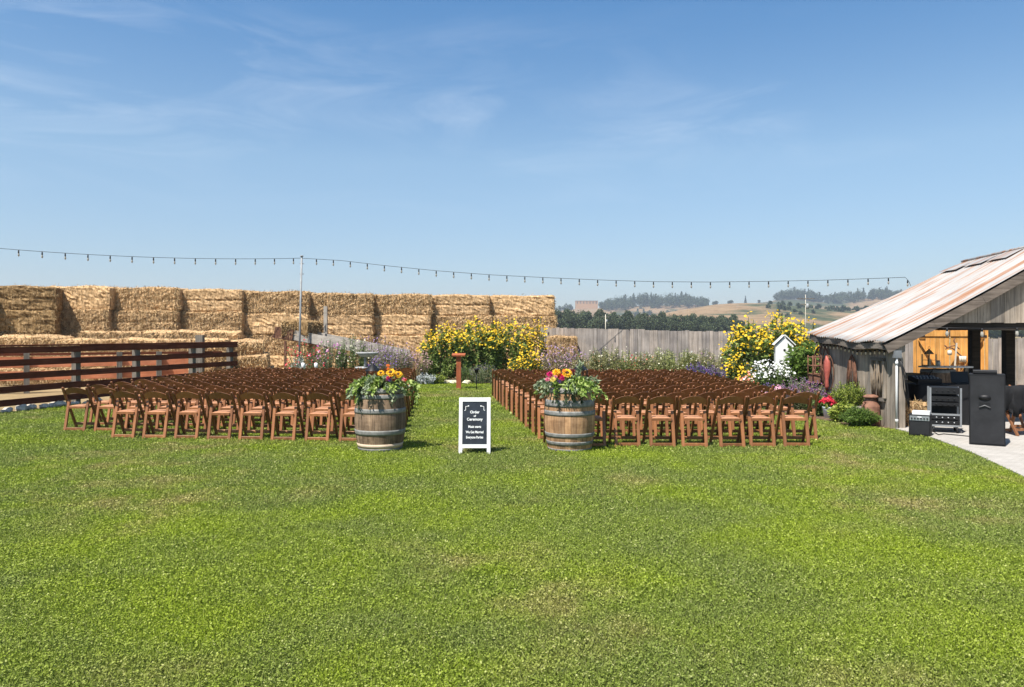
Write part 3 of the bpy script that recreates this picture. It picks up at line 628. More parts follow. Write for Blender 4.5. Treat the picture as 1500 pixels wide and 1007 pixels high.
# utility poles far behind
def util(px, top, base, Y, arms, label, r=.14):
    p = at(px, top, Y); e = empty('utility_pole', (p.x, Y, -.2), 0, label, 'utility pole'); MB().tube([(0, 0, 0), (0, 0, p.z + .2)], [r, r * .7], 7).build('pole', M['cream'], e)
    for z, w_ in arms: MB().box(-w_, w_, -.06, .06, p.z - z, p.z - z + .14).build('crossarm', M['post_wood'], e)
    MB().lathe([(0, -.5), (.25, -.5), (.25, .4), (0, .4)], 8, (.3, 0, p.z - 1.6)).build('transformer', M['galv'], e)
util(887, 461, 484, 210, ((.5, 1.1),), 'pale utility pole in front of the wood')
util(1180, 432, 480, 120, ((.5, 1.4), (1.4, .7)), 'utility pole with two crossarms behind the yellow flowers on the right', .05)

# ------------------------------------------------------------ lectern, small stake, birdhouse, fountain
p = Vector((gx(672, 22.9), 22.9, 0)); e = empty('lectern', p, 0, 'thin reddish brown wooden lectern post at the end of the aisle', 'lectern')
MB().box(-.07, .07, -.07, .07, 0, 1.0).build('post', M['lectern'], e)
MM = Matrix.Translation((0, 0, 1.035)) @ Matrix.Rotation(R(8), 4, 'X'); MB().box(-.2, .2, -.15, .15, -.025, .02, MM).build('top', M['lectern'], e)
p = Vector((gx(698, 22.4), 22.4, 0)); e = empty('garden_stake', p, 0, 'thin black stake light in the grass right of the lectern', 'garden light')
MB().tube([(0, 0, 0), (0, 0, .52)], .014, 6).build('stake', M['black'], e); MB().lathe([(0, .50), (.05, .51), (.06, .6), (.08, .61), (0, .66)], 8).build('lamp_head', M['black'], e)
for i, px in enumerate((444, 463)):
    p = Vector((gx(px, 22.8), 22.8, 0)); e = empty('garden_light', p, 0, 'white capped garden light %s, in the flowers behind the left chairs' % ['on the left', 'on the right'][i], 'garden light', 'white garden lights')
    MB().tube([(0, 0, 0), (0, 0, .6)], .012, 6).build('stake', M['black'], e)
    MB().lathe([(0, .6), (.05, .6), (.055, .78), (0, .8)], 10).build('cap', plain('white_cap', (.75, .75, .75), .5, var=.05), e)
M['white_paint'] = plain('white_paint', (.74, .74, .72), .55, var=.05, scale=6)
p = Vector((gx(1148, 18.0), 18.0, 0)); e = empty('birdhouse', p, R(-14), 'white wooden birdhouse with gable roof among the yellow flowers', 'birdhouse')
zb, ze, za = .75, 1.38, 1.60
b = MB(); b.prism([Vector((-.20, -.18, zb)), Vector((.20, -.18, zb)), Vector((.20, -.18, ze)), Vector((0, -.18, za)), Vector((-.20, -.18, ze))], (0, 0, 0), (0, .36, 0)); b.build('house', M['white_paint'], e)
b = MB()
for s in (-1, 1): b.bar((s * .13, -.22, (ze + za) / 2 + .025 - .0), (s * .13, .22, (ze + za) / 2 + .025), .33, .02, Vector((s * .5, 0, .5)))
b.build('roof', M['white_paint'], e)
for x, z in ((0, 1.28), (-.09, 1.0), (.09, 1.0)): MB().tube([(x, -.19, z), (x, -.183, z)], .028, 10).build('entrance_hole', M['black'], e)
MB().box(-.05, .05, -.05, .05, 0, zb).build('post', M['white_paint'], e)
M['stone'] = plain('stone', (.34, .34, .33), .8, var=.35, scale=14)
p = Vector((gx(538, 22.3), 22.3, 0)); e = empty('bird_bath', p, 0, 'pale two tier bird bath fountain behind the left barrel', 'bird bath')
for z, r in ((.62, .36), (1.05, .32)): b = MB(); b.lathe([(.03, z - .07), (r * .6, z - .06), (r, z + .04), (r, z + .07), (r * .9, z + .06), (r * .5, z), (0, z)], 20); b.build('bowl', M['stone'], e)
MB().lathe([(.16, 0), (.1, .1), (.06, .5), (.08, .58)], 12).build('pedestal', M['stone'], e)
for a_ in (0, 2.1, 4.2): MB().tube([(.12 * math.cos(a_), .12 * math.sin(a_), .62), (.12 * math.cos(a_), .12 * math.sin(a_), 1.0)], .018, 6).build('column', M['stone'], e)

# ------------------------------------------------------------ chairs
def make_chair():
    e = empty('folding_chair'); hw = .205
    fr = M['chair_frame']
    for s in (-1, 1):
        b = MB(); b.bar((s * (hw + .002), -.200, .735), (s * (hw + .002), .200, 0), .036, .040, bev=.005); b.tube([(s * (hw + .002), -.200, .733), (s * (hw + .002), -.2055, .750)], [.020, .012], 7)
        b.build('front_leg', M['chair_leg_shaded'], e)
    for s in (-1, 1): b = MB(); b.bar((s * (hw - .038), -.205, 0), (s * (hw - .038), -.082, .520), .046, .036, bev=.005); b.build('rear_leg', fr, e)
    b = MB(); b.bar((-(hw - .057), -.195, .040), (hw - .057, -.195, .040), .022, .046, bev=.004); b.build('rear_stretcher', fr, e)
    b = MB(); b.bar((-(hw - .014), .150, .092), (hw - .014, .150, .092), .022, .046, bev=.004); b.build('front_stretcher', fr, e)
    # seat with padded top
    b = MB(); b.box(-.147, .147, -.150, .185, .382, .418); so_ = b.build('seat', fr, e)
    n = 8; vs = []; fs = []
    for j in range(n + 1):
        for i in range(n + 1):
            u, v = i / n * 2 - 1, j / n * 2 - 1; vs.append((u * .144, .015 + v * .160, .4185 + .020 * (1 - u ** 6) * (1 - v ** 6)))
    for j in range(n):
        for i in range(n): fs.append((j * (n + 1) + i, j * (n + 1) + i + 1, (j + 1) * (n + 1) + i + 1, (j + 1) * (n + 1) + i))
    b = MB(); b.add(vs, fs, True); b.build('seat_pad', M['chair_seat'], so_)
    # arched and curved back slat
    n = 12; vs = []; fs = []; hs = hw - .016
    for i in range(n + 1):
        u = i / n * 2 - 1; x = u * hs; bow = -.035 * (1 - u * u); zt = .690 + .062 * (1 - u * u); zb_ = .612 + .034 * (1 - u * u)
        for z, off in ((zb_, 0), (zt, 0), (zt, .022), (zb_, .022)):
            y = -.200 + (.735 - z) * .544 + bow + off + .004; vs.append((x, y, z))
    for i in range(n):
        a = i * 4; b4 = a + 4; fs += [(a, b4, b4 + 1, a + 1), (a + 1, b4 + 1, b4 + 2, a + 2), (a + 2, b4 + 2, b4 + 3, a + 3), (a + 3, b4 + 3, b4, a)]
    fs += [(0, 1, 2, 3), (n * 4 + 3, n * 4 + 2, n * 4 + 1, n * 4)]
    b = MB(); b.add(vs, fs); b.build('backrest', M['chair_slat'], e)
    return e
proto = make_chair(); used = [False]
def put_chair(x, y, rz, label, group):
    c = proto if not used[0] else copy_tree(proto); used[0] = True
    c.location = (x, y, 0); c.rotation_euler = (0, 0, rz); tag(c, label, 'chair', group); return c
rg = random.Random(12)
for r in range(12):
    Y = 11.26 + .775 * r
    xa = .70 - .118 * (Y - 11.26); xb = [4.18, 4.57, 4.50, 4.42, 4.40, 4.40, 4.40, 4.40, 4.40, 4.42, 4.42, 4.42][r]; n = round((xb - xa) / .495) + 1
    for k in range(n):
        x = xa + (xb - xa) * k / (n - 1)
        put_chair(x + rg.uniform(-.02, .02), Y + rg.uniform(-.03, .03), rg.uniform(-.06, .06), 'brown folding chair right of the aisle, %s row from the camera, %s from the aisle' % (ORD[r], ORD[k]), 'brown folding chairs right of the aisle')
for r in range(12):
    Y = 11.75 + .80 * r
    xa = -1.93 - .10 * (Y - 11.6); xb = [-6.15] + [-7.42] * 11; xb = xb[r]; n = round((xa - xb) / .52) + 1
    for k in range(n):
        x = xa + (xb - xa) * k / (n - 1); yy = Y + (-.115) * (x - xa) * (1 if r == 0 else .9) * .95
        put_chair(x + rg.uniform(-.02, .02), yy + rg.uniform(-.03, .03), R(-3) + rg.uniform(-.06, .06), 'brown folding chair left of the aisle, %s row from the camera, %s from the aisle' % (ORD[r], ORD[k]), 'brown folding chairs left of the aisle')

# ------------------------------------------------------------ barrels
def barrel_mat(name, c0, c1, c2):
    m = Mat(name, .8, spec=.2); tc_ = m.n('ShaderNodeTexCoord'); sp = m.n('ShaderNodeSeparateXYZ'); m.l(tc_.outputs['Object'], sp.inputs[0])
    an = m.n('ShaderNodeMath'); an.operation = 'ARCTAN2'; m.l(sp.outputs[1], an.inputs[0]); m.l(sp.outputs[0], an.inputs[1])
    mu = m.n('ShaderNodeMath'); mu.operation = 'MULTIPLY'; mu.inputs[1].default_value = 26 / 6.28318; m.l(an.outputs[0], mu.inputs[0])
    fl_ = m.n('ShaderNodeMath'); fl_.operation = 'FLOOR'; m.l(mu.outputs[0], fl_.inputs[0]); wn = m.n('ShaderNodeTexWhiteNoise'); wn.noise_dimensions = '1D'; m.l(fl_.outputs[0], wn.inputs['W'])
    fr_ = m.n('ShaderNodeMath'); fr_.operation = 'FRACT'; m.l(mu.outputs[0], fr_.inputs[0])
    n = m.noise(m.coord((22, 22, 2.2)), 1.4, 6, .7, .5); c = m.ramp(n, [(.3, c0), (.52, c1), (.74, c2)])
    c = m.mix(1.0, c, m.ramp(wn.outputs[0], [(0, (.68, .66, .64)), (1, (1.22, 1.15, 1.05))]), 'MULTIPLY')
    c = m.mix(1.0, c, m.ramp(fr_.outputs[0], [(0, (.25, .22, .2)), (.05, (1, 1, 1)), (.96, (1, 1, 1)), (1, (.25, .22, .2))]), 'MULTIPLY')
    st = m.noise(m.coord((2, 2, 5)), 2.5, 5, .6); c = m.mix(.6, c, m.ramp(st, [(.35, (.5, .47, .45)), (.6, (1.1, 1.1, 1.1))]), 'MULTIPLY')
    m.col(c); m.bump(n, .4, .004); return m.m
M['barrel_old'] = barrel_mat('barrel_old', (.11, .078, .055), (.27, .19, .13), (.42, .31, .22))
M['barrel_tan'] = barrel_mat('barrel_tan', (.26, .15, .08), (.46, .28, .155), (.60, .40, .24))
M['hoop'] = plain('hoop', (.22, .215, .198), .6, .1, var=.3, scale=18)
M['pale_band'] = plain('pale_band', (.55, .42, .30), .8, var=.15)
BH = .90
def brad(z): u = (z / BH - .5) * 2; return .30 + .062 * (1 - u * u)
def barrel(x, y, label, mat, hoops, band=None, rz=0, H_=BH):
    e = empty('wine_barrel', (x, y, 0), rz, label, 'barrel', None)
    prof = [(0, .03), (.27, .03), (.285, 0), (.30, 0)] + [(brad(z), z) for z in np.linspace(0, BH, 20)] + [(.285, BH), (.27, BH - .03), (0, BH - .03)]
    MB().lathe(prof, 52).build('staves', mat, e)
    for z0, z1 in hoops: zs = np.linspace(z0, z1, 4); MB().lathe([(brad(z0) - .002, z0)] + [(brad(z) + .006, z) for z in zs] + [(brad(z1) - .002, z1)], 52).build('hoop', M['hoop'], e)
    if band: z0, z1 = band; MB().lathe([(brad(z0) - .002, z0), (brad(z0) + .003, z0), (brad(z1) + .003, z1), (brad(z1) - .002, z1)], 52).build('bare_band', M['pale_band'], e)
    return e
BL = (gx(557, 10.87), 10.87); BR = (gx(834.5, 10.87), 10.87)
barrel(*BL, 'weathered grey brown wine barrel left of the chalkboard sign', M['barrel_old'], [(.0, .045), (.235, .305), (.54, .605), (.745, .80), (.825, .895)], (.05, .11))
barrel(*BR, 'lighter tan wine barrel right of the chalkboard sign', M['barrel_tan'], [(.0, .04), (.095, .145), (.205, .262), (.51, .575), (.63, .725), (.82, .895)], None, 1.3)

# ------------------------------------------------------------ sign
p = Vector((gx(695, 10.42), 10.42, 0)); e = empty('sandwich_board', p, 0, 'white framed chalkboard sandwich sign standing in the aisle', 'sign')
W2 = .218; HS = .775; tl_ = math.atan2(.13, HS)
T = Matrix.Rotation(-tl_, 4, 'X')
def board(T, parent, front=True):
    b = MB()
    for s in (-1, 1): b.box(s * W2 - (.048 if s > 0 else 0), s * W2 + (0 if s > 0 else .048), -.012, .012, 0, HS, T)
    b.box(-W2 + .0485, W2 - .0485, -.0115, .0115, HS - .052, HS - .0005, T); b.box(-W2 + .0485, W2 - .0485, -.0115, .0115, .085, .135, T)
    return b
board(T, e).build('frame', M['white_paint'], e)
M['slate'] = plain('slate', (.020, .026, .036), .7, var=.5, scale=6)
MB().box(-W2 + .047, W2 - .047, -.004, .006, .134, HS - .051, T).build('chalkboard', M['slate'], e)
T2 = Matrix.Translation((0, 2 * math.sin(tl_) * HS + .03, 0)) @ Matrix.Rotation(tl_, 4, 'X')
board(T2, e).build('rear_frame', M['white_paint'], e); MB().box(-W2 + .047, W2 - .047, -.006, .004, .134, HS - .051, T2).build('rear_panel', M['slate'], e)
M['chalk'] = plain('chalk', (.86, .86, .84), .9, var=.04)
def text(s, z, size, sx=1.0):
    c = bpy.data.curves.new('lettering', 'FONT'); c.body = s; c.size = size; c.align_x = 'CENTER'; c.align_y = 'CENTER'; c.offset = .0010; c.extrude = .0004
    t = bpy.data.objects.new('t', c); me = bpy.data.meshes.new_from_object(t); me.name = 'lettering'; me.materials.clear(); me.materials.append(M['chalk'])
    me.transform(T @ Matrix.Translation((0, -.0052, z)) @ Matrix.Rotation(R(90), 4, 'X') @ Matrix.Diagonal((sx, 1, 1, 1))); bpy.data.objects.remove(t); return link('lettering', me, e)
text('Order', .577, .052, .95); text('of', .524, .036); text('Ceremony', .478, .053, .95); text('Music starts', .376, .047, .78); text('We Get Married', .302, .047, .76); text('Everyone Parties', .231, .047, .74)
b = MB()
for s in (-1, 1):
    pts = [Vector((s * .137, -.0062, .60)), Vector((s * .125, -.0062, .605)), Vector((s * .125, -.0062, .655)), Vector((s * .09, -.0062, .66))]
    b.tube([T @ q for q in pts], .004, 5); b.tube([T @ Vector((s * .086, -.0055, .66)), T @ Vector((s * .086, -.0085, .66))], .010, 8); b.tube([T @ Vector((s * .136, -.0055, .6)), T @ Vector((s * .136, -.0085, .6))], .007, 8)
b.build('flourish', M['chalk'], e)

# ------------------------------------------------------------ flower arrangements on the barrels
M['leaf_fresh'] = leafmat('leaf_fresh', [(.09, .16, .02), (.20, .30, .05), (.34, .44, .11), (.48, .55, .20)])
M['leaf_euc'] = leafmat('leaf_euc', [(.16, .22, .12), (.29, .35, .20), (.44, .48, .33)])
M['leaf_deep'] = leafmat('leaf_deep', [(.02, .045, .015), (.04, .08, .03), (.07, .11, .05)])
def petalmat(name, a, b): return leafmat(name, [a, b], .6, .2)
M['sunp'] = petalmat('sunp', (.80, .38, .01), (.88, .56, .03)); M['sunc'] = plain('sunc', (.06, .03, .012), .9)
M['magenta'] = petalmat('magenta', (.42, .008, .09), (.60, .02, .17)); M['pinkp'] = petalmat('pinkp', (.62, .10, .20), (.75, .25, .35)); M['redp'] = petalmat('redp', (.45, .01, .015), (.62, .04, .03))
M['orangep'] = petalmat('orangep', (.72, .12, .02), (.80, .26, .04)); M['yellowp'] = petalmat('yellowp', (.85, .68, .10), (.88, .78, .28)); M['violetp'] = petalmat('violetp', (.13, .03, .28), (.24, .06, .42)); M['burg'] = petalmat('burg', (.10, .012, .02), (.18, .03, .03))
def bloom(root, pos, nrm, r, mat, name='flower', layers=2, np_=14, center=None, pw=.3):
    nrm = Vector(nrm).normalized(); q = nrm.to_track_quat('Z', 'Y').to_matrix(); b = MB(); pos = Vector(pos)
    for l in range(layers):
        rr = r * (1 - .28 * l)
        for k in range(np_):
            a = 2 * math.pi * (k + .5 * l) / np_ + random.uniform(-.08, .08); ln = rr * random.uniform(.88, 1.08); wd = rr * pw
            d = Vector((math.cos(a), math.sin(a), 0)); s = Vector((-math.sin(a), math.cos(a), 0)); z = Vector((0, 0, 1))
            pts = [d * ln * .15, d * ln * .6 + s * wd * .5 + z * r * (.08 + .2 * l), d * ln + z * r * (.0 + .3 * l), d * ln * .6 - s * wd * .5 + z * r * (.08 + .2 * l)]
            b.add([pos + q @ v for v in pts], [(0, 1, 2, 3)])
    o = b.build(name, mat, root)
    if center: MB().lathe([(r * .42, -.002), (r * .42, r * .12), (r * .25, r * .22), (0, r * .24)], 12, M=Matrix.Translation(pos) @ q.to_4x4()).build('center', center, o)
    return o
def spray(pts_dirs, n, L_, W_, ):
    P = []; D = []
    for (p0, p1, p2) in pts_dirs:
        p0, p1, p2 = map(np.array, (p0, p1, p2)); t = RNG.uniform(0.1, 1, n)[:, None]; q = (1 - t) ** 2 * p0 + 2 * t * (1 - t) * p1 + t * t * p2; tan = 2 * (1 - t) * (p1 - p0) + 2 * t * (p2 - p1)
        P.append(q); D.append(unit(tan) + RNG.normal(0, .75, (n, 3)))
    P = np.concatenate(P); D = np.concatenate(D); return leafgeo(P, L_ * RNG.uniform(.6, 1.3, len(P)), W_ * RNG.uniform(.7, 1.2, len(P)), d=D)
def arrangement(cx, cy, label, seed, spread, flowers, extra):
    global RNG
    RNG = np.random.default_rng(seed); rg = random.Random(seed); e = empty('flower_arrangement', (cx, cy, BH - .028), 0, label, 'flowers')
    MB().lathe([(0, 0), (.13, 0), (.15, .10), (0, .11)], 14).build('bowl', M['leaf_deep'], e)
    for nm, mt, ns, LL, WW, zz in (('greenery', M['leaf_fresh'], 52, .072, .038, .0), ('eucalyptus', M['leaf_euc'], 34, .065, .036, .0), ('fern', M['leaf_deep'], 14, .06, .016, -.04)):
        sp = []
        for k in range(ns):
            a = rg.uniform(0, 6.283); rr = rg.uniform(.26, spread); 
            if math.sin(a) > .3: rr *= .8
            top = rg.uniform(.08, .20); end = rg.uniform(-.10, .10) if rr < .36 else rg.uniform(-.16, .06)
            if nm == 'fern' and math.sin(a) < -.1: rr = .36; end = rg.uniform(-.27, -.1)
            sp.append(((0, 0, .08), (math.cos(a) * rr * .6, math.sin(a) * rr * .6, top + .06), (math.cos(a) * rr, math.sin(a) * rr, end)))
        for q in extra.get(nm, []): sp += q
        Vv, Ff = spray(sp, 34, LL, WW); link(nm, np_mesh(nm, Vv, Ff, mt), e)
    for (x, y, z, r, mt, cen, n_p, lay, nm) in flowers:
        bloom(e, (x, y, z), (x * .5 + rg.uniform(-.15, .15), -1.0, .75 + rg.uniform(-.1, .2)), r, M[mt], nm, lay, n_p, M[cen] if cen else None)
    return e
# (local x, y, z above the barrel head)
def fl(px, py, cx, cy=10.62): return (px - 750) * cy / F - cx, H0 + (Y0 - py) * cy / F - (BH - .028)
def flist(cx, items):
    out = []
    for (px, py, r, mt, cen, n_p, lay, nm) in items:
        x, z = fl(px, py, cx); out.append((x, 10.62 - 10.87 + random.uniform(-.03, .05), z, r, mt, cen, n_p, lay, nm))
    return out
LF = flist(BL[0], [(558, 547, .058, 'sunp', 'sunc', 16, 2, 'sunflower'), (573, 546, .075, 'sunp', 'sunc', 18, 2, 'sunflower'), (583, 549, .066, 'sunp', 'sunc', 18, 2, 'sunflower'), (568, 554, .038, 'magenta', None, 12, 3, 'magenta_bloom'), (574, 552, .042, 'magenta', None, 12, 3, 'magenta_bloom'), (580, 554, .036, 'magenta', None, 12, 3, 'magenta_bloom'), (571, 557, .03, 'violetp', None, 10, 3, 'violet_bloom'), (577, 557, .034, 'redp', None, 10, 3, 'red_bloom'), (566, 557, .026, 'pinkp', None, 10, 3, 'pink_bloom'), (590, 556, .038, 'pinkp', None, 12, 3, 'pink_bloom'), (594, 557, .026, 'redp', None, 10, 3, 'red_bloom'), (569, 536, .034, 'orangep', None, 10, 3, 'orange_bloom'), (568, 541, .028, 'orangep', None, 10, 3, 'orange_bloom')])
arrangement(BL[0], BL[1], 'sunflower and magenta flower arrangement with trailing greenery on the left barrel', 31, .50, LF,
            {'greenery': [[((0, 0, .1), (.3, 0, .2), (.55, -.1, .04))] * 2 + [((.3, 0, .12), (.6, .0, .06), (.52, -.1, -.16))] * 2], 'fern': [[((-.2, -.2, .05), (-.28, -.3, .0), (-.24, -.33, -.28))] * 3]})
RF = flist(BR[0], [(815, 546, .070, 'sunp', None, 14, 3, 'orange_bloom'), (831, 547, .082, 'sunp', 'sunc', 18, 2, 'sunflower'), (806, 549, .060, 'magenta', None, 14, 3, 'magenta_bloom'), (821, 552, .066, 'redp', None, 14, 3, 'red_bloom'), (824, 554, .05, 'magenta', None, 14, 3, 'magenta_bloom'), (810, 556, .056, 'yellowp', None, 14, 3, 'yellow_bloom'), (802, 556, .044, 'pinkp', None, 12, 3, 'pink_bloom'), (819, 559, .036, 'violetp', None, 10, 3, 'violet_bloom'), (840, 544, .042, 'burg', None, 10, 3, 'burgundy_bloom'), (826, 543, .034, 'orangep', None, 10, 3, 'orange_bloom'), (829, 556, .03, 'orangep', None, 10, 3, 'orange_bloom'), (814, 552, .03, 'pinkp', None, 10, 3, 'pink_bloom')])
arrangement(BR[0], BR[1], 'mixed bright flower arrangement with eucalyptus on the right barrel', 37, .54, RF,
            {'eucalyptus': [[((-.1, 0, .15), (-.4, -.1, .18), (-.50, -.15, .02))] * 3 + [((.1, -.1, .1), (.12, -.05, .25), (.16, -.05, .36))] * 3 + [((.05, 0, .1), (.3, -.1, .2), (.38, -.1, .12))] * 2], 'fern': [[((x, -.25, .05), (x * 1.1, -.36, .0), (x * 1.1, -.37, -.16))] * 2 for x in (-.2, -.08, .02, .12)]})
def lantern(x, y, z, h, r, label, mat):
    e = empty('lantern', (x, y, z), .3, label, 'lantern')
    MB().box(-r, r, -r, r, 0, .02).build('base', mat, e)
    b = MB()
    for a in (-1, 1):
        for c in (-1, 1): b.box(a * r * .9 - .008, a * r * .9 + .008, c * r * .9 - .008, c * r * .9 + .008, .0205, h * .62)
    for a in (-1, 1): b.box(a * r * .9 - .005, a * r * .9 + .005, -r * .8, r * .8, h * .3, h * .32); b.box(-r * .8, r * .8, a * r * .9 - .005, a * r * .9 + .005, h * .3, h * .32)
    b.build('frame', mat, e)
    MB().lathe([(r * 1.32, h * .62), (r * 1.25, h * .65), (r * .5, h * .82), (r * .2, h * .86), (r * .2, h * .9), (0, h * .9)], 4).build('roof', mat, e)
    MB().tube([(.03 * math.cos(t), 0, h * .93 + .03 * math.sin(t)) for t in np.linspace(0, 6.28, 10)], .005, 5).build('ring', mat, e)
    MB().lathe([(0, .0205), (.03, .0205), (.03, h * .35), (0, h * .35)], 10).build('candle', M['cream'], e)
lantern(BL[0] - .13, 10.98, BH - .028, .40, .085, 'black metal lantern on the left barrel behind the flowers', M['black'])
lantern(BR[0] + .16, 10.98, BH - .028, .42, .085, 'black metal lantern on the right barrel behind the flowers', M['black'])

# ------------------------------------------------------------ garden plants
def stem_plant(name, label, x, y, w_, d_, h, ns, lp, ll, lw, lmat, fk, nf, fr_, fmat, seed, hvar=.25, stem='stem_green', bare=.1, lean=.35, fspread=.12, group=None, cat='flowering plant', leaf_top=.95, dome=.5, fstart=.75, core=0):
    global RNG
    RNG = np.random.default_rng(seed); e = empty(name, (x, y, 0), 0, label, cat, group)
    bx_ = RNG.uniform(-1, 1, ns); by = RNG.uniform(-1, 1, ns); rr = np.sqrt(bx_ ** 2 + by ** 2); k = rr > 1; bx_[k] /= rr[k]; by[k] /= rr[k]; rr = np.minimum(rr, 1)
    base = np.stack([bx_ * w_ * .5 * (1 - lean), by * d_ * .5 * (1 - lean), np.zeros(ns)], 1)
    hh = h * (1 - dome * .6 * rr ** 2) * RNG.uniform(1 - hvar, 1, ns)
    top = np.stack([bx_ * w_ * .5, by * d_ * .5, hh], 1) + RNG.normal(0, .04, (ns, 3)) * np.array([w_, d_, 0])
    mid = (base + top) / 2 + np.stack([-bx_ * w_ * .05, -by * d_ * .05, np.zeros(ns)], 1)
    mid[:, 2] = hh * .55
    def bz(i, t): t = t[:, None]; return (1 - t) ** 2 * base[i] + 2 * t * (1 - t) * mid[i] + t * t * top[i]
    sr = .004 + .0015 * h; Vs = []; Fs = []; nseg = 4; vb = 0
    i = np.arange(ns); side = unit(np.stack([RNG.normal(0, 1, ns), RNG.normal(0, 1, ns), np.zeros(ns)], 1)) * sr
    prev = None
    for s in range(nseg + 1):
        q = bz(i, np.full(ns, s / nseg)); Vs.append(np.stack([q - side, q + side, q + np.cross(side, [0, 0, 1.])], 1))
    A = np.stack(Vs, 1).reshape(ns, -1, 3); V = A.reshape(-1, 3); o_ = (np.arange(ns) * (nseg + 1) * 3)[:, None]; fs = []
    for s in range(nseg):
        for q in range(3): fs.append(np.concatenate([o_ + s * 3 + q, o_ + s * 3 + (q + 1) % 3, o_ + (s + 1) * 3 + (q + 1) % 3, o_ + (s + 1) * 3 + q], 1))
    link('stems', np_mesh('stems', V, np.concatenate(fs), M[stem]), e)
    n = ns * lp; i = RNG.integers(0, ns, n); t = bare + (leaf_top - bare) * RNG.random(n) ** .8; P = bz(i, t); D = RNG.normal(0, 1, (n, 3)); D[:, 2] = D[:, 2] * .5 + .1; D[:, 0] += P[:, 0] / w_ ; D[:, 1] += P[:, 1] / max(d_, .1)
    Vv, Ff = leafgeo(P, ll * RNG.uniform(.5, 1.25, n), lw * RNG.uniform(.6, 1.2, n), d=D)
    link('foliage', np_mesh('foliage', Vv, Ff, M[lmat]), e)
    fmats = fmat if isinstance(fmat, (list, tuple)) else [fmat]
    for fi, fm in enumerate(fmats):
        if fk == 'disc':
            n = max(1, ns * nf // len(fmats)); i = RNG.integers(0, ns, n); t = fstart + (1 - fstart) * RNG.random(n) ** .5; P = bz(i, t) + RNG.normal(0, fspread, (n, 3)) * np.array([1, 1, .8]) + np.array([0, 0, fspread * .4])
            P[:, 2] = np.maximum(P[:, 2], .05); nr = RNG.normal(0, .6, (n, 3)) + np.array([-.2, -.7, .9]); Vv, Ff = discgeo(P, fr_ * RNG.uniform(.4, 1.4, n), nr, 6)
        elif fk == 'spike':
            n = ns * nf; i = RNG.integers(0, ns, n); i = i[i % len(fmats) == fi]; n = len(i)
            t = fstart + (1 - fstart) * RNG.random(n); P = bz(i, t) + RNG.normal(0, fr_ * .7, (n, 3)); D = RNG.normal(0, 1, (n, 3)); D[:, 2] += .6; Vv, Ff = leafgeo(P, fr_ * 1.9 * RNG.uniform(.6, 1.3, n), fr_ * RNG.uniform(.7, 1.3, n), d=D)
        else: continue
        link('blossoms', np_mesh('blossoms', Vv, Ff, M[fm]), e)['kind'] = 'stuff'
    return e
M['stem_green'] = plain('stem_green', (.09, .13, .04), .7); M['stem_brown'] = plain('stem_brown', (.16, .12, .08), .8)
M['lf_sun'] = leafmat('lf_sun', [(.05, .085, .018), (.13, .19, .04), (.25, .33, .08), (.40, .47, .16)], .45, .4)
M['lf_mid'] = leafmat('lf_mid', [(.05, .08, .02), (.11, .16, .045), (.19, .26, .08)])
M['lf_grey'] = leafmat('lf_grey', [(.14, .15, .08), (.26, .28, .155), (.40, .41, .26)])
M['lf_lime2'] = leafmat('lf_lime2', [(.20, .22, .06), (.34, .36, .12), (.48, .48, .22)])
M['lf_dry'] = leafmat('lf_dry', [(.19, .18, .07), (.34, .32, .14), (.48, .43, .23)])
M['lf_lime'] = leafmat('lf_lime', [(.13, .19, .02), (.28, .34, .05), (.42, .46, .11)])
M['lf_bright'] = leafmat('lf_bright', [(.06, .11, .015), (.13, .21, .035), (.23, .33, .08)], .5, .35)
M['lf_silver'] = leafmat('lf_silver', [(.30, .33, .32), (.50, .53, .52), (.68, .70, .68)], .7, .1)
M['f_yellow'] = petalmat('f_yellow', (.66, .40, .008), (.78, .56, .04)); M['f_white'] = petalmat('f_white', (.74, .74, .72), (.85, .85, .83)); M['f_purple'] = petalmat('f_purple', (.12, .065, .26), (.22, .13, .38))
M['f_lav'] = petalmat('f_lav', (.24, .15, .30), (.38, .27, .42)); M['f_mauve'] = petalmat('f_mauve', (.42, .10, .36), (.60, .28, .50)); M['f_pink'] = petalmat('f_pink', (.68, .28, .42), (.80, .50, .58)); M['f_red'] = petalmat('f_red', (.48, .01, .03), (.66, .04, .08))
M['f_coral'] = petalmat('f_coral', (.62, .13, .09), (.74, .28, .18)); M['f_cream'] = petalmat('f_cream', (.62, .58, .40), (.75, .72, .55)); M['f_dusty'] = petalmat('f_dusty', (.36, .20, .22), (.50, .34, .33))
YB = dict(lmat='lf_sun', fk='disc', fmat='f_yellow')
# far yellow group at the end of the aisle
stem_plant('sunflower_shrub', 'yellow flowered shrub, leftmost of the big clump behind the lectern', gx(648, 26.2), 26.2, 1.6, 1.0, 2.1, 62, 34, .15, .085, 'lf_sun', 'disc', 8, .034, 'f_yellow', 101, .28, fspread=.10, fstart=.74)
stem_plant('sunflower_shrub', 'tallest yellow flowered shrub, directly behind and right of the lectern', gx(698, 26.2), 26.2, 1.9, 1.2, 2.42, 80, 40, .16, .09, 'lf_sun', 'disc', 8, .034, 'f_yellow', 102, .30, fspread=.10, fstart=.76)
stem_plant('sunflower_shrub', 'yellow flowered shrub right of the tallest one, before the straw wall', gx(744, 26.3), 26.3, 1.7, 1.2, 2.30, 76, 32, .15, .085, 'lf_sun', 'disc', 8, .034, 'f_yellow', 103, .26, fspread=.10, fstart=.74)
stem_plant('sunflower_shrub', 'sparse tall yellow flowered shrub at the right end of the clump', gx(784, 26.6), 26.6, 1.0, .8, 2.35, 34, 18, .12, .05, 'lf_mid', 'disc', 11, .034, 'f_yellow', 104, .35, fspread=.10, fstart=.5)
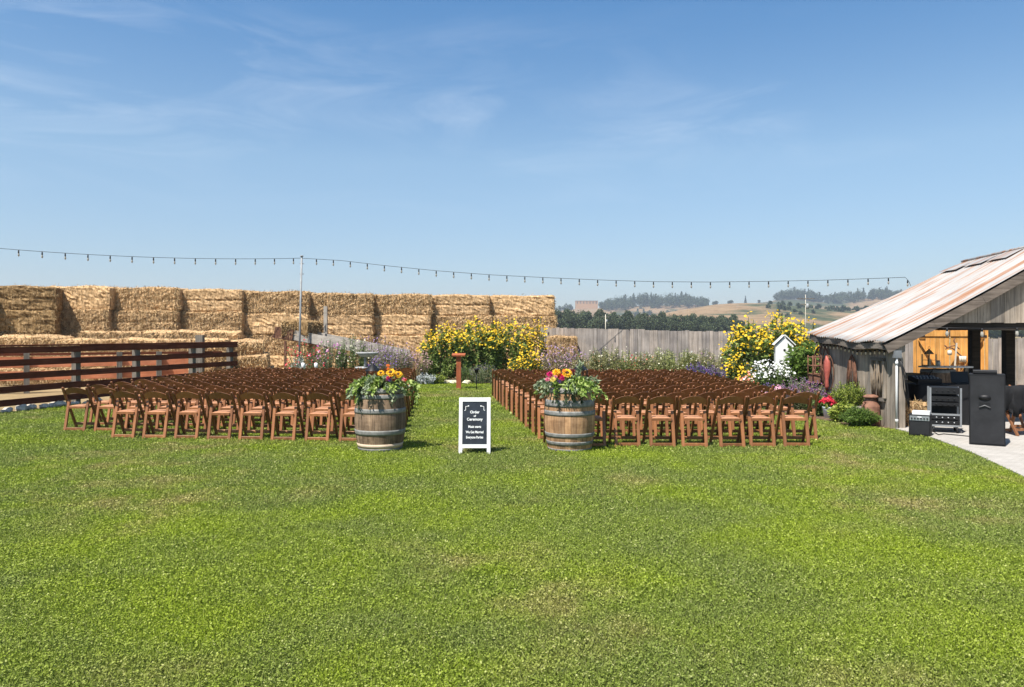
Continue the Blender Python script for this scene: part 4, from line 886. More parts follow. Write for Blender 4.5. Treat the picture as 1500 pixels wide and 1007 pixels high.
stem_plant('yellow_daisy', 'low bright yellow daisies in front of the right end of the big clump', gx(772, 25.6), 25.6, 1.5, .6, 1.25, 60, 22, .10, .035, 'lf_mid', 'disc', 7, .032, 'f_yellow', 105, .45, fspread=.09, fstart=.4)
stem_plant('green_shrub', 'dark leafy base plant beside the lectern', gx(640, 25.8), 25.8, 1.3, .6, 1.0, 36, 40, .12, .07, 'lf_sun', 'none', 0, 0, 'f_yellow', 106, .35, cat='plant')
stem_plant('lavender', 'grey green lavender mound right of the black stake', gx(708, 25.1), 25.1, 1.0, .6, .75, 90, 26, .07, .014, 'lf_grey', 'spike', 3, .018, 'f_purple', 107, .3)
stem_plant('lavender', 'small rosemary like bush between lectern and black stake', gx(685, 25.4), 25.4, .7, .5, .65, 60, 26, .07, .014, 'lf_mid', 'spike', 1, .015, 'f_purple', 108, .3)
stem_plant('dusty_miller', 'silvery white dusty miller at the aisle end of the left chairs', gx(624, 24.9), 24.9, .85, .5, .42, 60, 40, .06, .03, 'lf_silver', 'none', 0, 0, 'f_white', 109, .3, cat='plant')
stem_plant('ground_plant', 'yellow green low plant right of the silvery one', gx(641, 25.0), 25.0, .6, .4, .38, 40, 26, .07, .035, 'lf_lime', 'none', 0, 0, 'f_white', 110, .3, cat='plant')
# left bed
stem_plant('red_penstemon', 'sparse red flowered plant at the left end of the left bed', gx(452, 24.6), 24.6, 1.6, .9, 1.55, 60, 16, .10, .022, 'lf_grey', 'disc', 2, .026, 'f_red', 120, .4, lean=.5, fspread=.07, fstart=.7)
stem_plant('white_lacy_plant', 'pale silvery stems beneath the red flowers at the left bed end', gx(437, 24.3), 24.3, .55, .4, 1.15, 40, 40, .06, .02, 'lf_silver', 'none', 0, 0, 'f_white', 121, .4, cat='plant')
stem_plant('tall_flower', 'grey green bushy plant with few pink flowers right of the red one', gx(482, 24.9), 24.9, 1.4, .8, 1.60, 80, 34, .10, .022, 'lf_grey', 'disc', 1, .03, ['f_mauve', 'f_pink'], 122, .35, fspread=.06)
stem_plant('tall_flower', 'tall green plant with white buds in the middle of the left bed', gx(517, 24.9), 24.9, 1.3, .8, 1.75, 70, 36, .11, .024, 'lf_mid', 'disc', 1, .028, 'f_cream', 123, .35, fspread=.06)
stem_plant('verbena', 'tall lilac verbena left of centre behind the bird bath', gx(548, 25.3), 25.3, 1.3, .8, 1.85, 80, 20, .08, .018, 'lf_grey', 'disc', 3, .020, 'f_lav', 124, .5, stem='stem_brown', fspread=.06, fstart=.75)
stem_plant('verbena', 'dense purple verbena thicket behind the left barrel flowers', gx(575, 25.0), 25.0, 1.5, .9, 1.50, 120, 30, .09, .022, 'lf_grey', 'disc', 3, .021, 'f_lav', 125, .4, stem='stem_brown', fspread=.07, fstart=.55)
stem_plant('verbena', 'faded purple verbena at the right end of the left bed', gx(605, 25.2), 25.2, 1.2, .8, 1.35, 90, 18, .09, .02, 'lf_dry', 'disc', 5, .022, 'f_dusty', 126, .4, stem='stem_brown', fspread=.07, fstart=.5)
stem_plant('verbena', 'short purple verbena just right of the bird bath', gx(560, 24.4), 24.4, .9, .6, 1.15, 70, 26, .08, .02, 'lf_grey', 'disc', 3, .021, 'f_purple', 127, .4, stem='stem_brown', fspread=.06, fstart=.6)
stem_plant('dry_shrub', 'dusty mauve dried plant before the low straw pile', gx(815, 24.8), 24.8, 1.0, .7, 1.5, 90, 20, .08, .02, 'lf_dry', 'disc', 4, .022, ['f_dusty', 'f_lav'], 128, .35, stem='stem_brown', fstart=.45)
stem_plant('dry_shrub', 'grey mauve thicket between the low straw pile and the plank fence', gx(838, 24.5), 24.5, .9, .7, 1.35, 80, 20, .08, .02, 'lf_grey', 'disc', 4, .022, ['f_lav', 'f_dusty'], 129, .35, stem='stem_brown', fstart=.45)
# wispy row along the plank fence
WR = [(862, 1.25, 'lf_dry', ['f_cream', 'f_coral']), (888, 1.45, 'lf_dry', ['f_cream']), (914, 1.25, 'lf_lime2', ['f_cream', 'f_red']), (942, 1.25, 'lf_dry', ['f_coral', 'f_cream']), (968, 1.35, 'lf_lime2', ['f_cream']), (994, 1.4, 'lf_lime2', ['f_white', 'f_cream']), (1020, 1.3, 'lf_dry', ['f_cream']), (1046, 1.25, 'lf_dry', ['f_cream', 'f_pink'])]
for i, (px, h, lm, fm) in enumerate(WR):
    stem_plant('meadow_flowers', 'wispy dry green meadow flowers, %s clump from left along the plank fence' % ORD[i], gx(px, 21.9), 21.9 - .0 * i, 1.05, .7, h, 90, 62, .09, .02, lm, 'disc', 1, .018, fm, 140 + i, .5, stem='stem_green', fspread=.05, fstart=.5, group='wispy flowers along the plank fence', dome=.3)
stem_plant('salvia', 'deep purple salvia, left of two behind the right chairs', gx(1028, 20.6), 20.6, .95, .6, .98, 110, 14, .08, .03, 'lf_mid', 'spike', 34, .020, 'f_purple', 160, .3, fstart=.6)
stem_plant('salvia', 'deep purple salvia, right of two behind the right chairs', gx(1060, 20.4), 20.4, .95, .6, .92, 100, 16, .08, .03, 'lf_grey', 'spike', 30, .020, ['f_purple', 'f_purple', 'f_lav'], 161, .3, fstart=.6)
# right corner group
stem_plant('sunflower_shrub', 'tall yellow flowered shrub left of the white birdhouse', gx(1102, 19.2), 19.2, 1.4, 1.0, 2.15, 70, 40, .14, .075, 'lf_sun', 'disc', 8, .030, 'f_yellow', 170, .25, fspread=.09, fstart=.72)
stem_plant('sunflower_shrub', 'tallest yellow flowered shrub behind the white birdhouse', gx(1142, 19.4), 19.4, 1.5, 1.0, 2.38, 74, 40, .14, .075, 'lf_sun', 'disc', 8, .030, 'f_yellow', 171, .25, fspread=.10, fstart=.74)
stem_plant('sunflower_shrub', 'yellow flowered shrub beside the far corner of the shed roof', gx(1172, 19.6), 19.6, 1.0, .8, 2.2, 44, 28, .12, .065, 'lf_sun', 'disc', 7, .029, 'f_yellow', 172, .3, fspread=.10, fstart=.72)
stem_plant('yellow_daisy', 'small yellow daisy clump left below the tall yellow shrub', gx(1075, 19.0), 19.0, .5, .4, 1.25, 22, 16, .10, .04, 'lf_mid', 'disc', 6, .028, 'f_yellow', 173, .3, fspread=.09, fstart=.6)
stem_plant('yellow_daisy', 'low yellow daisies hanging over the coral flowers', gx(1096, 18.5), 18.5, .5, .4, .98, 18, 16, .10, .04, 'lf_mid', 'disc', 5, .028, 'f_yellow', 174, .35, fspread=.09, fstart=.6)
stem_plant('green_shrub', 'tall dark green leafy shrub between birdhouse and shed', gx(1182, 17.5), 17.5, 1.05, .8, 1.62, 60, 42, .17, .08, 'lf_bright', 'none', 0, 0, 'f_yellow', 175, .25, cat='shrub')
stem_plant('white_phlox', 'white flowered phlox below the birdhouse', gx(1130, 17.3), 17.3, 1.05, .7, 1.08, 60, 34, .11, .03, 'lf_mid', 'disc', 5, .024, 'f_white', 176, .22, fspread=.05, fstart=.88, dome=.4)
stem_plant('phlox', 'coral and cream flowers behind the right end of the back chairs', gx(1104, 17.6), 17.6, .85, .6, .78, 60, 26, .08, .04, 'lf_lime', 'disc', 6, .03, ['f_coral', 'f_cream', 'f_coral'], 177, .35, fspread=.06, fstart=.6)
stem_plant('salvia', 'small violet salvia below the white phlox', gx(1124, 16.7), 16.7, .45, .4, .62, 44, 14, .07, .03, 'lf_mid', 'spike', 26, .018, 'f_purple', 178, .3, fstart=.5)
stem_plant('phlox', 'pale pink phlox at the end of the second chair row', gx(1137, 16.3), 16.3, .5, .4, .55, 34, 22, .07, .03, 'lf_mid', 'disc', 6, .028, 'f_pink', 179, .3, fspread=.04, fstart=.75)
stem_plant('lavender', 'mauve lavender mound, left of two by the shed', gx(1166, 16.2), 16.2, .8, .6, .82, 150, 10, .07, .014, 'lf_grey', 'spike', 16, .015, ['f_mauve', 'f_lav'], 180, .35, fstart=.55, lean=.6)
stem_plant('lavender', 'mauve lavender mound, right of two by the shed', gx(1190, 15.9), 15.9, .75, .6, .72, 130, 12, .07, .014, 'lf_dry', 'spike', 14, .015, ['f_mauve', 'f_purple'], 181, .35, fstart=.55, lean=.6)
stem_plant('salvia', 'violet salvia spikes in front of the wagon wheel', gx(1206, 16.3), 16.3, .55, .4, .92, 60, 12, .07, .03, 'lf_mid', 'spike', 22, .017, 'f_purple', 182, .3, fstart=.6)
stem_plant('green_shrub', 'low green plant left of the white flower pot', gx(1198, 15.3), 15.3, .5, .4, .5, 44, 30, .08, .04, 'lf_mid', 'none', 0, 0, 'f_pink', 183, .3, cat='plant')
# planter group by the shed wall
M['pot_white'] = plain('pot_white', (.66, .72, .78), .4, var=.06); M['planter'] = wood('planter', (.13, .11, .10), (.26, .23, .21), (.36, .33, .30))
p = Vector((gx(1214, 14.95), 14.95, 0)); e = empty('flower_pot', p, 0, 'small white pot painted with pink, holding red geraniums', 'flower pot')
MB().lathe([(0, 0), (.085, 0), (.12, .21), (.125, .22), (.11, .22), (.10, .19), (0, .19)], 20).build('pot', M['pot_white'], e)
bloom(e, (.02, -.12, .10), (0, -1, 0), .035, M['pinkp'], 'painted_flower', 1, 6)
g = stem_plant('geranium', 'x', 0, 0, .26, .24, .2, 26, 14, .05, .05, 'lf_bright', 'disc', 7, .024, 'f_red', 190, .3, fspread=.03, fstart=.85)
g.parent = e; g.location = (0, 0, .19); del g['label']; del g['category']
for c in list(g.children):   # fold into the pot as its parts
    c.parent = e; c.location = (0, 0, .19)
bpy.data.objects.remove(g)
p = Vector((gx(1252, 14.35), 14.45, 0)); e = empty('half_barrel_planter', p, 0, 'weathered half barrel planter under the yellow green shrub', 'planter')
MB().lathe([(0, 0), (.17, 0), (.21, .30), (.19, .30), (.18, .26), (0, .26)], 22).build('tub', M['planter'], e)
for z in (.06, .22): MB().lathe([(.17 + z * .133 + .001, z), (.17 + z * .133 + .006, z), (.17 + (z + .03) * .133 + .006, z + .03), (.17 + (z + .03) * .133 + .001, z + .03)], 22).build('hoop', M['rust'], e)
sp = stem_plant('airy_shrub', 'airy yellow green shrub growing in the half barrel planter', gx(1247, 14.5), 14.5, .82, .6, .62, 150, 34, .05, .018, 'lf_lime', 'none', 0, 0, 'f_pink', 191, .35, cat='shrub', lean=.6); sp.location.z = .2
stem_plant('variegated_plant', 'bright yellow green leafy plant between pot and planter', gx(1233, 14.25), 14.25, .5, .4, .42, 34, 26, .09, .045, 'lf_lime', 'none', 0, 0, 'f_pink', 192, .3, cat='plant')
stem_plant('box_mound', 'rounded green mound plant in front of the milk can', gx(1259, 13.55), 13.55, .70, .55, .40, 220, 30, .07, .016, 'lf_bright', 'none', 0, 0, 'f_pink', 193, .22, cat='plant', lean=.75, dome=.9)
M['can_rust'] = plain('can_rust', (.23, .115, .075), .75, .2, var=.45, scale=9)
p = Vector((gx(1282, 13.55), 13.72, 0)); e = empty('milk_can', p, .4, 'rusty old milk can by the corner of the shed', 'milk can')
MB().lathe([(0, 0), (.155, 0), (.16, .03), (.155, .05), (.155, .34), (.15, .36), (.10, .44), (.095, .46), (.095, .50), (0, .50)], 26).build('body', M['can_rust'], e)
MB().lathe([(.0, .56), (.06, .56), (.115, .54), (.13, .525), (.13, .505), (.10, .50)], 24).build('lid', M['can_rust'], e)
for s in (-1, 1): MB().tube([(s * .12, 0, .42), (s * .18, 0, .43), (s * .18, 0, .36), (s * .15, 0, .34)], .01, 6).build('handle', M['can_rust'], e)

# ------------------------------------------------------------ shed
EX, RX = 6.46, 9.85; YA, YB_ = 13.1, 16.56
e = empty('shed', (0, 0, 0), 0, 'weathered open sided wooden shed with rusty corrugated roof on the right', 'shed')
def eave(y): t = (y - YA) / (YB_ - YA); return 1.515 + .165 * t - .05 * math.sin(math.pi * t) + .02 * math.sin(t * 13)
def ridge(y): t = (y - YA) / (YB_ - YA); return 3.36 - .14 * t
m = Mat('corrugated', .55, .15, .4); v = m.coord((.35, 7.5, .35)); n = m.noise(v, 1.25, 7, .66, .35); n2_ = m.noise(m.coord((1, 1, 1)), .9, 4); st = m.noise(m.coord((.12, 2.1, .12)), 1.6, 3)
msk = m.mix(1.0, m.ramp(n, [(.48, (0, 0, 0)), (.56, (1, 1, 1))]), m.ramp(st, [(.35, (.3, .3, .3)), (.55, (1, 1, 1))]), 'MULTIPLY')
zinc = m.ramp(n2_, [(.3, (.32, .31, .30)), (.7, (.41, .40, .385))])
m.col(m.mix(msk, zinc, m.ramp(n, [(.5, (.34, .24, .18)), (.62, (.30, .15, .085)), (.74, (.24, .10, .045))]))); M['roof'] = m.m
def roof_sheet(x0, x1, z0f, z1f, off=0.0):
    ny = 46 * 6; nx = 14; V = []; 
    ysr = np.linspace(YA, YB_, ny + 1)
    for j, y in enumerate(ysr):
        wv = .013 * math.sin((y - YA) / .0762 * 2 * math.pi)
        for i in range(nx + 1):
            t = i / nx; x = x0 + (x1 - x0) * t; z = z0f(y) * (1 - t) + z1f(y) * t - .05 * math.sin(math.pi * t); 
            if i == 0: x += .02 * math.sin(y * 9) * (1 if x0 < x1 else -1)
            V.append((x, y, z + wv + off))
    idx = np.arange((ny + 1) * (nx + 1)).reshape(ny + 1, nx + 1); Fq = np.stack([idx[:-1, :-1].ravel(), idx[:-1, 1:].ravel(), idx[1:, 1:].ravel(), idx[1:, :-1].ravel()], 1)
    return np.array(V), Fq
for x0, x1, f0, f1 in ((EX, RX, eave, ridge), (2 * RX - EX, RX, eave, ridge)):
    V, Fq = roof_sheet(x0, x1, f0, f1); ro = link('roof', np_mesh('roof', V, Fq, M['roof'], True), e); md = ro.modifiers.new('thick', 'SOLIDIFY'); md.thickness = .003
b = MB(); b.tube([(RX, YA - .02, ridge(YA) + .02), (RX, YB_ + .02, ridge(YB_) + .02)], .03, 8); b.build('ridge_cap', M['roof'], e)
# torn second layer of sheets near the ridge
b = MB()
for k, (x, y) in enumerate(((9.3, 15.9), (9.4, 15.2), (9.45, 14.5))):
    z = lambda xx, yy: eave(yy) + (ridge(yy) - eave(yy)) * (xx - EX) / (RX - EX) + .03
    b.add([(x, y, z(x, y) - .002), (x + .36, y, z(x + .36, y) - .008), (x + .36, y + .60, z(x + .36, y + .60) - .008), (x, y + .60, z(x, y + .60) + .006)], [(0, 1, 2, 3)])
b.build('roof_patch', M['roof'], e)
def rakez(x, y=YA): t = (x - EX) / (RX - EX) if x <= RX else (2 * RX - EX - x) / (RX - EX); return eave(y) + (ridge(y) - eave(y)) * t - .05 * math.sin(math.pi * max(0, min(1, t)))
# fascia under the eave
ysr = np.linspace(YA + .02, YB_ - .02, 12)
b = MB()
for i in range(11): b.bar((EX + .05, ysr[i], eave(ysr[i]) - .085), (EX + .05, ysr[i + 1], eave(ysr[i + 1]) - .085), .03, .11)
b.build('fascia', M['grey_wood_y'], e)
# rake boards, two lengths, with the dark gap above
xs_ = np.linspace(EX + .02, RX, 5)
for sgn in (0, 1):
    for i in range(4):
        xa_, xb_ = xs_[i], xs_[i + 1]
        if sgn: xa_, xb_ = 2 * RX - xs_[i + 1], 2 * RX - xs_[i]
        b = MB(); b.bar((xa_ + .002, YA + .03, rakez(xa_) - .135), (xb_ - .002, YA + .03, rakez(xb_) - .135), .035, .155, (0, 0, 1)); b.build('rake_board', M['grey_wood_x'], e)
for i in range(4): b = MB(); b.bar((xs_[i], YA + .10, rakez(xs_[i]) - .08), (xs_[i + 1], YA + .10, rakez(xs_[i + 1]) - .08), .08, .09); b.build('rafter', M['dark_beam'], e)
for y in (14.2, 15.3, 16.4):
    for sgn in (0, 1):
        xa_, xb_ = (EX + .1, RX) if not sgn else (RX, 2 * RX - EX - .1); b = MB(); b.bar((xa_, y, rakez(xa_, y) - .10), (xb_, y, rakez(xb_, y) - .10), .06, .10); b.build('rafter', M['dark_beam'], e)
# gable siding
b = MB(); x = 7.42; rg = random.Random(9)
while x < 2 * RX - 7.42:
    wd = rg.uniform(.19, .26); za_, zb2 = rakez(x) - .19, rakez(x + wd) - .19; yb = YA + .155 + rg.uniform(0, .008); z0 = gz(473, YA) + rg.uniform(-.008, .008)
    b.prism([Vector((x, yb, z0)), Vector((x + wd - .008, yb, z0)), Vector((x + wd - .008, yb, max(z0 + .01, zb2))), Vector((x, yb, max(z0 + .01, za_)))], (0, 0, 0), (0, .02, 0)); x += wd
b.build('gable_siding', M['grey_wood'], e)
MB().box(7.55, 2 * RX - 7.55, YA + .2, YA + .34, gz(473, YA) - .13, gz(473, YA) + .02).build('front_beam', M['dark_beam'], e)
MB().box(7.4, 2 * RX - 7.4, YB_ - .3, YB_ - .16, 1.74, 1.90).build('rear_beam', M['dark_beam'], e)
for px, y, wd in ((1427, 15.6, .17), (1477, 15.6, .18)): x = gx(px, y); MB().box(x - wd / 2, x + wd / 2, y - .08, y + .08, .026, 2.2).build('inner_post', M['dark_beam'], e)
for px, s in ((1421, 1), (1483, -1)): pass
for x in (2 * RX - 6.75,): 
    for y in (13.35, 16.3): MB().box(x - .08, x + .08, y - .08, y + .08, .026, 1.5).build('inner_post', M['grey_wood'], e)
# side wall
b = MB(); y = 13.24; rg = random.Random(21)
while y < YB_ - .15:
    wd = rg.uniform(.14, .24); x = 6.655 + rg.uniform(-.006, .006); b.box(x, x + .02, y, y + wd - .006, .0, eave(y) - .03); y += wd
b.build('side_wall', M['grey_wood'], e)
MB().box(6.64, 6.83, 13.16, 13.235, 0.0, 1.50).build('corner_board', M['grey_wood'], e)
MB().box(6.68, 6.82, 13.24, 13.36, .026, 1.48).build('corner_post', M['grey_wood'], e)
MB().box(6.68, 6.80, YB_ - .27, YB_ - .15, .0, 1.5).build('corner_post', M['grey_wood'], e)
# wall fittings
M['pvc'] = plain('pvc', (.55, .55, .53), .45, var=.05)
ee = empty('electrical_box', (6.66, 13.14, 0), 0, 'grey outlet box on white conduit at the shed corner', 'electrical box')
MB().box(-.055, .075, -.05, .015, 1.24, 1.37).build('box', plain('greybox', (.17, .18, .185), .5), ee); MB().tube([(0, -.02, .02), (0, -.02, 1.24)], .02, 8).build('conduit', M['pvc'], ee)
for z in (.12, 1.12): MB().tube([(0, -.02, z), (0, -.02, z + .06)], .027, 8).build('coupling', M['pvc'], ee)
cbz = empty('hanging_cable', (6.78, 13.12, 0), 0, 'loops of black cable hanging down the shed corner', 'cable')
for k in range(3): MB().tube([(-.06, 0, 1.22), (-.02 + .02 * k, -.012 * k, .98), (.0 + .03 * k, -.01 * k, .72), (.05 + .02 * k, -.012, .50), (.10, 0, .34 + .05 * k)], .008, 5).build('cable', M['black'], cbz)
m = Mat('warm_bulb', .3); m.col((.75, .6, .42)); M['warm_bulb'] = m.m
sv = M['bulb']; M['bulb'] = M['warm_bulb']
P_ = [Vector((6.56, y, eave(y) - .155 - .015 * abs(math.sin(y * 6)))) for y in np.linspace(13.25, 16.45, 26)]
string_lights('eave_lights', 'row of small bulbs strung under the shed eave', P_, .175, .03, .1, .42); M['bulb'] = sv
string_lights('beam_lights', 'three hanging bulbs along the front beam of the shed', [Vector((gx(1360, 13.0), 13.0, 1.765)), Vector((gx(1440, 13.0), 13.0, 1.75)), Vector((gx(1500, 13.0), 13.0, 1.765))], .60, .05, .32)
# wagon wheel, red ornament, hoops, window frame (mounted on the wall facing left)
def wheel(y, z, r, label, mat, spokes=10, nm='wagon_wheel'):
    ee = empty(nm, (6.60, y, z), R(90), label, 'wheel'); ee.rotation_euler = (0, R(8), R(90))
    MB().tube([(r * math.cos(t), 0, r * math.sin(t)) for t in np.linspace(0, 2 * math.pi, 29)], .022, 6, False).build('rim', mat, ee)
    if spokes:
        MB().tube([(0, -.04, 0), (0, .04, 0)], .06, 10).build('hub', mat, ee)
        b = MB()
        for k in range(spokes): t = 2 * math.pi * k / spokes; b.tube([(0, 0, 0), (r * math.cos(t), 0, r * math.sin(t))], .013, 5)
        b.build('spokes', mat, ee)
    return ee
wheel(16.15, .98, .42, 'rusty spoked wagon wheel leaning on the far end of the shed wall', M['rust'], 12)
ee = empty('crate_shelf', (6.52, 16.25, 0), 0, 'rusty wire basket hung before the wagon wheel', 'basket')
b = MB()
for z in (.62, .80, .98, 1.16): b.tube([(-.12, -.13, z), (.05, -.15, z), (.05, .15, z), (-.12, .13, z), (-.12, -.13, z)], .012, 5)
for x, y in ((-.12, -.13), (.05, -.15), (.05, .15), (-.12, .13)): b.tube([(x, y, .6), (x, y, 1.2)], .012, 5)
b.build('wire_cage', M['rust'], ee); MB().box(-.11, .04, -.12, .12, .625, .80).build('filling', M['can_rust'], ee)
M['red_metal'] = plain('red_metal', (.40, .10, .075), .5, .1, var=.25)
ee = empty('red_sled', (6.54, 15.70, .50), R(30), 'faded red curved metal ornament hung on the shed wall', 'wall ornament')
prof = [(.02, 0), (.07, .1), (.05, .26), (.09, .42), (.12, .58), (.10, .74), (.04, .86), (.0, .9)]
b = MB(); vs = []; fs = []
for i, (hw, z) in enumerate(prof): vs += [(-.02, -hw, z), (-.055, 0, z), (-.02, hw, z)]
for i in range(len(prof) - 1): fs += [(i * 3, i * 3 + 1, i * 3 + 4, i * 3 + 3), (i * 3 + 1, i * 3 + 2, i * 3 + 5, i * 3 + 4)]
b.add(vs, fs, True); ee.scale = (1, .72, .78); bo = b.build('body', M['red_metal'], ee); md = bo.modifiers.new('thick', 'SOLIDIFY'); md.thickness = .012
MB().tube([(.03, .17 * math.sin(t), .45 + .46 * math.cos(t)) for t in np.linspace(0, 6.283, 25)], .012, 5, False).build('hoop', M['rust'], ee)
ee = empty('horse_collar', (6.60, 14.72, .55), 0, 'dark rusty arched hoops hanging in the middle of the shed wall', 'wall ornament')
for r_, dz in ((.21, 0), (.15, .02)): MB().tube([(0, -r_, dz), (0, -r_ * .95, .3), (0, -r_ * .6, .58), (0, 0, .70 - dz * 2), (0, r_ * .6, .58), (0, r_ * .95, .3), (0, r_, dz)], .014, 6).build('hoop', M['rust'], ee)
for y in (-.08, .03, .1): MB().tube([(.01, y, .05), (-.01, y * .7, .6)], .009, 5).build('strap', M['rust'], ee)
M['drift'] = plain('drift', (.17, .13, .09), .85, var=.4)
ee = empty('window_frame', (6.625, 13.72, .48), 0, 'old wooden window frame filled with driftwood on the shed wall', 'wall ornament')
for a, b2 in (((0, -.24, 0), (0, .24, 0)), ((0, -.24, .72), (0, .24, .72))): MB().bar(a, b2, .05, .06).build('frame_rail', M['grey_wood_y'], ee)
for y in (-.24, 0, .24): MB().bar((0, y, .031), (0, y, .689), .05, .05).build('frame_stile', M['grey_wood'], ee)
rg = random.Random(5)
for k in range(9): y = rg.uniform(-.2, .2); MB().tube([(-.012, y, .04), (-.03, y + rg.uniform(-.05, .05), .3), (-.02, y + rg.uniform(-.06, .06), rg.uniform(.45, .66))], [.016, .012, .006], 6).build('driftwood', M['drift'], ee)

# ------------------------------------------------------------ things on the patio
Z0 = .026
M['spk'] = plain('spk', (.008, .008, .009), .55, spec=.4, var=.25, scale=3)
m = Mat('grille', .6, spec=.35); v = m.coord((1, 1, 1)); n = m.noise(v, 4, 5, .6); vo = m.n('ShaderNodeTexVoronoi'); vo.inputs['Scale'].default_value = 120; m.l(v, vo.inputs['Vector'])
m.col(m.mix(1.0, m.ramp(n, [(.3, (.009, .009, .010)), (.7, (.022, .022, .024))]), m.ramp(vo.outputs[0], [(.1, (.5, .5, .5)), (.4, (1.2, 1.2, 1.2))]), 'MULTIPLY')); M['grille'] = m.m
p = Vector((gx(1446, 11.05), 11.05, Z0)); e = empty('loudspeaker', p, R(-31), 'tall black loudspeaker cabinet standing on the patio', 'loudspeaker')
hw, hh = .238, 1.035
b = MB(); b.bar((0, .25, 0), (0, .25, hh), .450, .46, (0, 1, 0), bev=.012); b.build('cabinet', M['spk'], e)
MB().box(-.209, .209, .008, .0195, .03, hh - .025).build('grille', M['grille'], e)
b = MB(); b.lathe([(0, 0), (.072, 0), (.078, .012), (0, .012)], 22, M=Matrix.Translation((-.03, .0075, .70)) @ Matrix.Diagonal((1, 1, .5, 1)) @ Matrix.Rotation(R(90), 4, 'X')); b.build('port', M['black'], e)
b = MB(); b.box(-.10, .04, -.004, .0075, .56, .63); b.build('badge', M['black'], e); b = MB(); b.tube([(-.10, -.006, .555), (-.03, -.006, .585), (.04, -.006, .555)], .009, 6); b.build('handle', plain('spk_grey', (.12, .12, .12), .5), e)
p2 = p + Vector((.11, .19, hh + .001)); b = MB(); b.bar((-.17, 0, .03), (.13, 0, .03), .25, .055, bev=.012); ob = b.build('console', M['spk'], None, p2); ob.rotation_euler = (0, 0, R(-31)); tag(ob, 'flat black console lying on top of the tall loudspeaker', 'console')
# flight-case rack
p = Vector((gx(1385, 12.5), 12.5, Z0)); e = empty('equipment_rack', p, R(-24), 'open rolling rack of black audio gear left of the loudspeaker', 'equipment rack'); W_ = .22
M['alu'] = plain('alu', (.38, .39, .40), .4, .6, var=.1)
for s in (-1, 1):
    for y in (0, .38): MB().box(s * W_ - .014, s * W_ + .014, y - .014, y + .014, .10, .74).build('upright', M['alu'], e)
for z in (.10, .285): 
    b = MB(); b.box(-W_ + .015, W_ - .015, -.014, .014, z, z + .03); b.build('crossbar', M['alu'], e)
for z0, z1, d in ((.64, .745, .0), (.52, .60, .01), (.44, .50, .012), (.22, .28, .012), (.135, .205, .014)):
    f_ = MB().box(-W_ + .018, W_ - .018, -.02 + d, .36, z0, z1).build('rack_unit', M['spk'], e)
    for k in range(4): MB().tube([(-.13 + k * .085, -.02 + d, (z0 + z1) / 2), (-.13 + k * .085, -.034 + d, (z0 + z1) / 2)], .012, 8).build('knob', M['alu'] if z0 < .3 else M['black'], f_)
MB().box(-W_ + .018, W_ - .018, .37, .38, .13, .74).build('back_panel', M['black'], e)
for s in (-1, 1):
    for y in (.03, .34): MB().tube([(s * .17 - .015, y, .05), (s * .17 + .015, y, .05)], .05, 12).build('caster', M['black'], e)
# small amplifier with white box
p = Vector((gx(1347, 12.15), 12.15, Z0)); e = empty('guitar_amplifier', p, R(-34), 'small black amplifier with silver top panel at the patio edge', 'amplifier')
b = MB(); b.bar((0, .13, 0), (0, .13, .33), .31, .26, (0, 1, 0), bev=.01); b.build('cabinet', M['spk'], e)
MB().box(-.135, .135, -.006, -.001, .02, .22).build('grille', M['grille'], e); pn = MB().box(-.14, .14, -.010, -.001, .24, .315).build('panel', M['alu'], e)
for k in range(6): MB().tube([(-.11 + k * .044, -.011, .277), (-.11 + k * .044, -.024, .277)], .012, 8).build('knob', M['black'], pn)
MB().box(-.03, .03, -.0125, -.0105, .29, .305).build('display', M['white_paint'], pn)
ob = MB().box(-.12, .13, .04, .22, 0, .055).build('white_box', M['white_paint'], None, p + Vector((.01, .0, .331))); ob.rotation_euler = (0, 0, R(-34)); tag(ob, 'flat white box on top of the small amplifier', 'box')
o = link('straw_bale', small[1], None, (gx(1334, 13.2) + .12, 13.75, Z0)); o.scale = (.5, 1.2, 1.0); o.rotation_euler = (0, 0, .2); tag(o, 'straw bale inside the shed corner behind the small amplifier', 'straw bale')
# DJ table with black cloth
M['cloth'] = plain('cloth', (.010, .010, .011), .85, var=.3)
def drape(x0, x1, y0, y1, z, label, seed, flare=.05):
    rg = random.Random(seed); n = 60; top = []; bot = []; per = 2 * ((x1 - x0) + (y1 - y0)); vs = []; fs = []
    for i in range(n):
        s = per * i / n
        if s < x1 - x0: q = (x0 + s, y0); d = (0, -1)
        elif s < x1 - x0 + y1 - y0: q = (x1, y0 + s - (x1 - x0)); d = (1, 0)
        elif s < 2 * (x1 - x0) + y1 - y0: q = (x1 - (s - (x1 - x0) - (y1 - y0)), y1); d = (0, 1)
        else: q = (x0, y1 - (s - 2 * (x1 - x0) - (y1 - y0))); d = (-1, 0)
        for t in (0, .06, .5, 1): f_ = flare * t * (1 + .7 * math.sin(i * 1.9 + seed)) ; vs.append((q[0] + d[0] * (f_ + .01), q[1] + d[1] * (f_ + .01), z * (1 - t) + .03 * t if t else z + .004))
    for i in range(n):
        for k in range(3): a = i * 4 + k; b2 = ((i + 1) % n) * 4 + k; fs.append((a, a + 1, b2 + 1, b2))
    b = MB(); b.add(vs, fs, True); b.add([(x0 - .01, y0 - .01, z + .0045), (x1 + .01, y0 - .01, z + .0045), (x1 + .01, y1 + .01, z + .0045), (x0 - .01, y1 + .01, z + .0045)], [(0, 1, 2, 3)])
    return b
e = empty('table', (gx(1385, 13.6), 13.6, 0), 0, 'table under a black cloth behind the equipment rack', 'table')
MB().box(-.48, .62, 0, .55, .70, .735).build('tabletop', M['grey_wood_x'], e)
for x in (-.44, .58):
    for y in (.04, .51): MB().box(x - .02, x + .02, y - .02, y + .02, .026, .699).build('leg', M['black'], e)
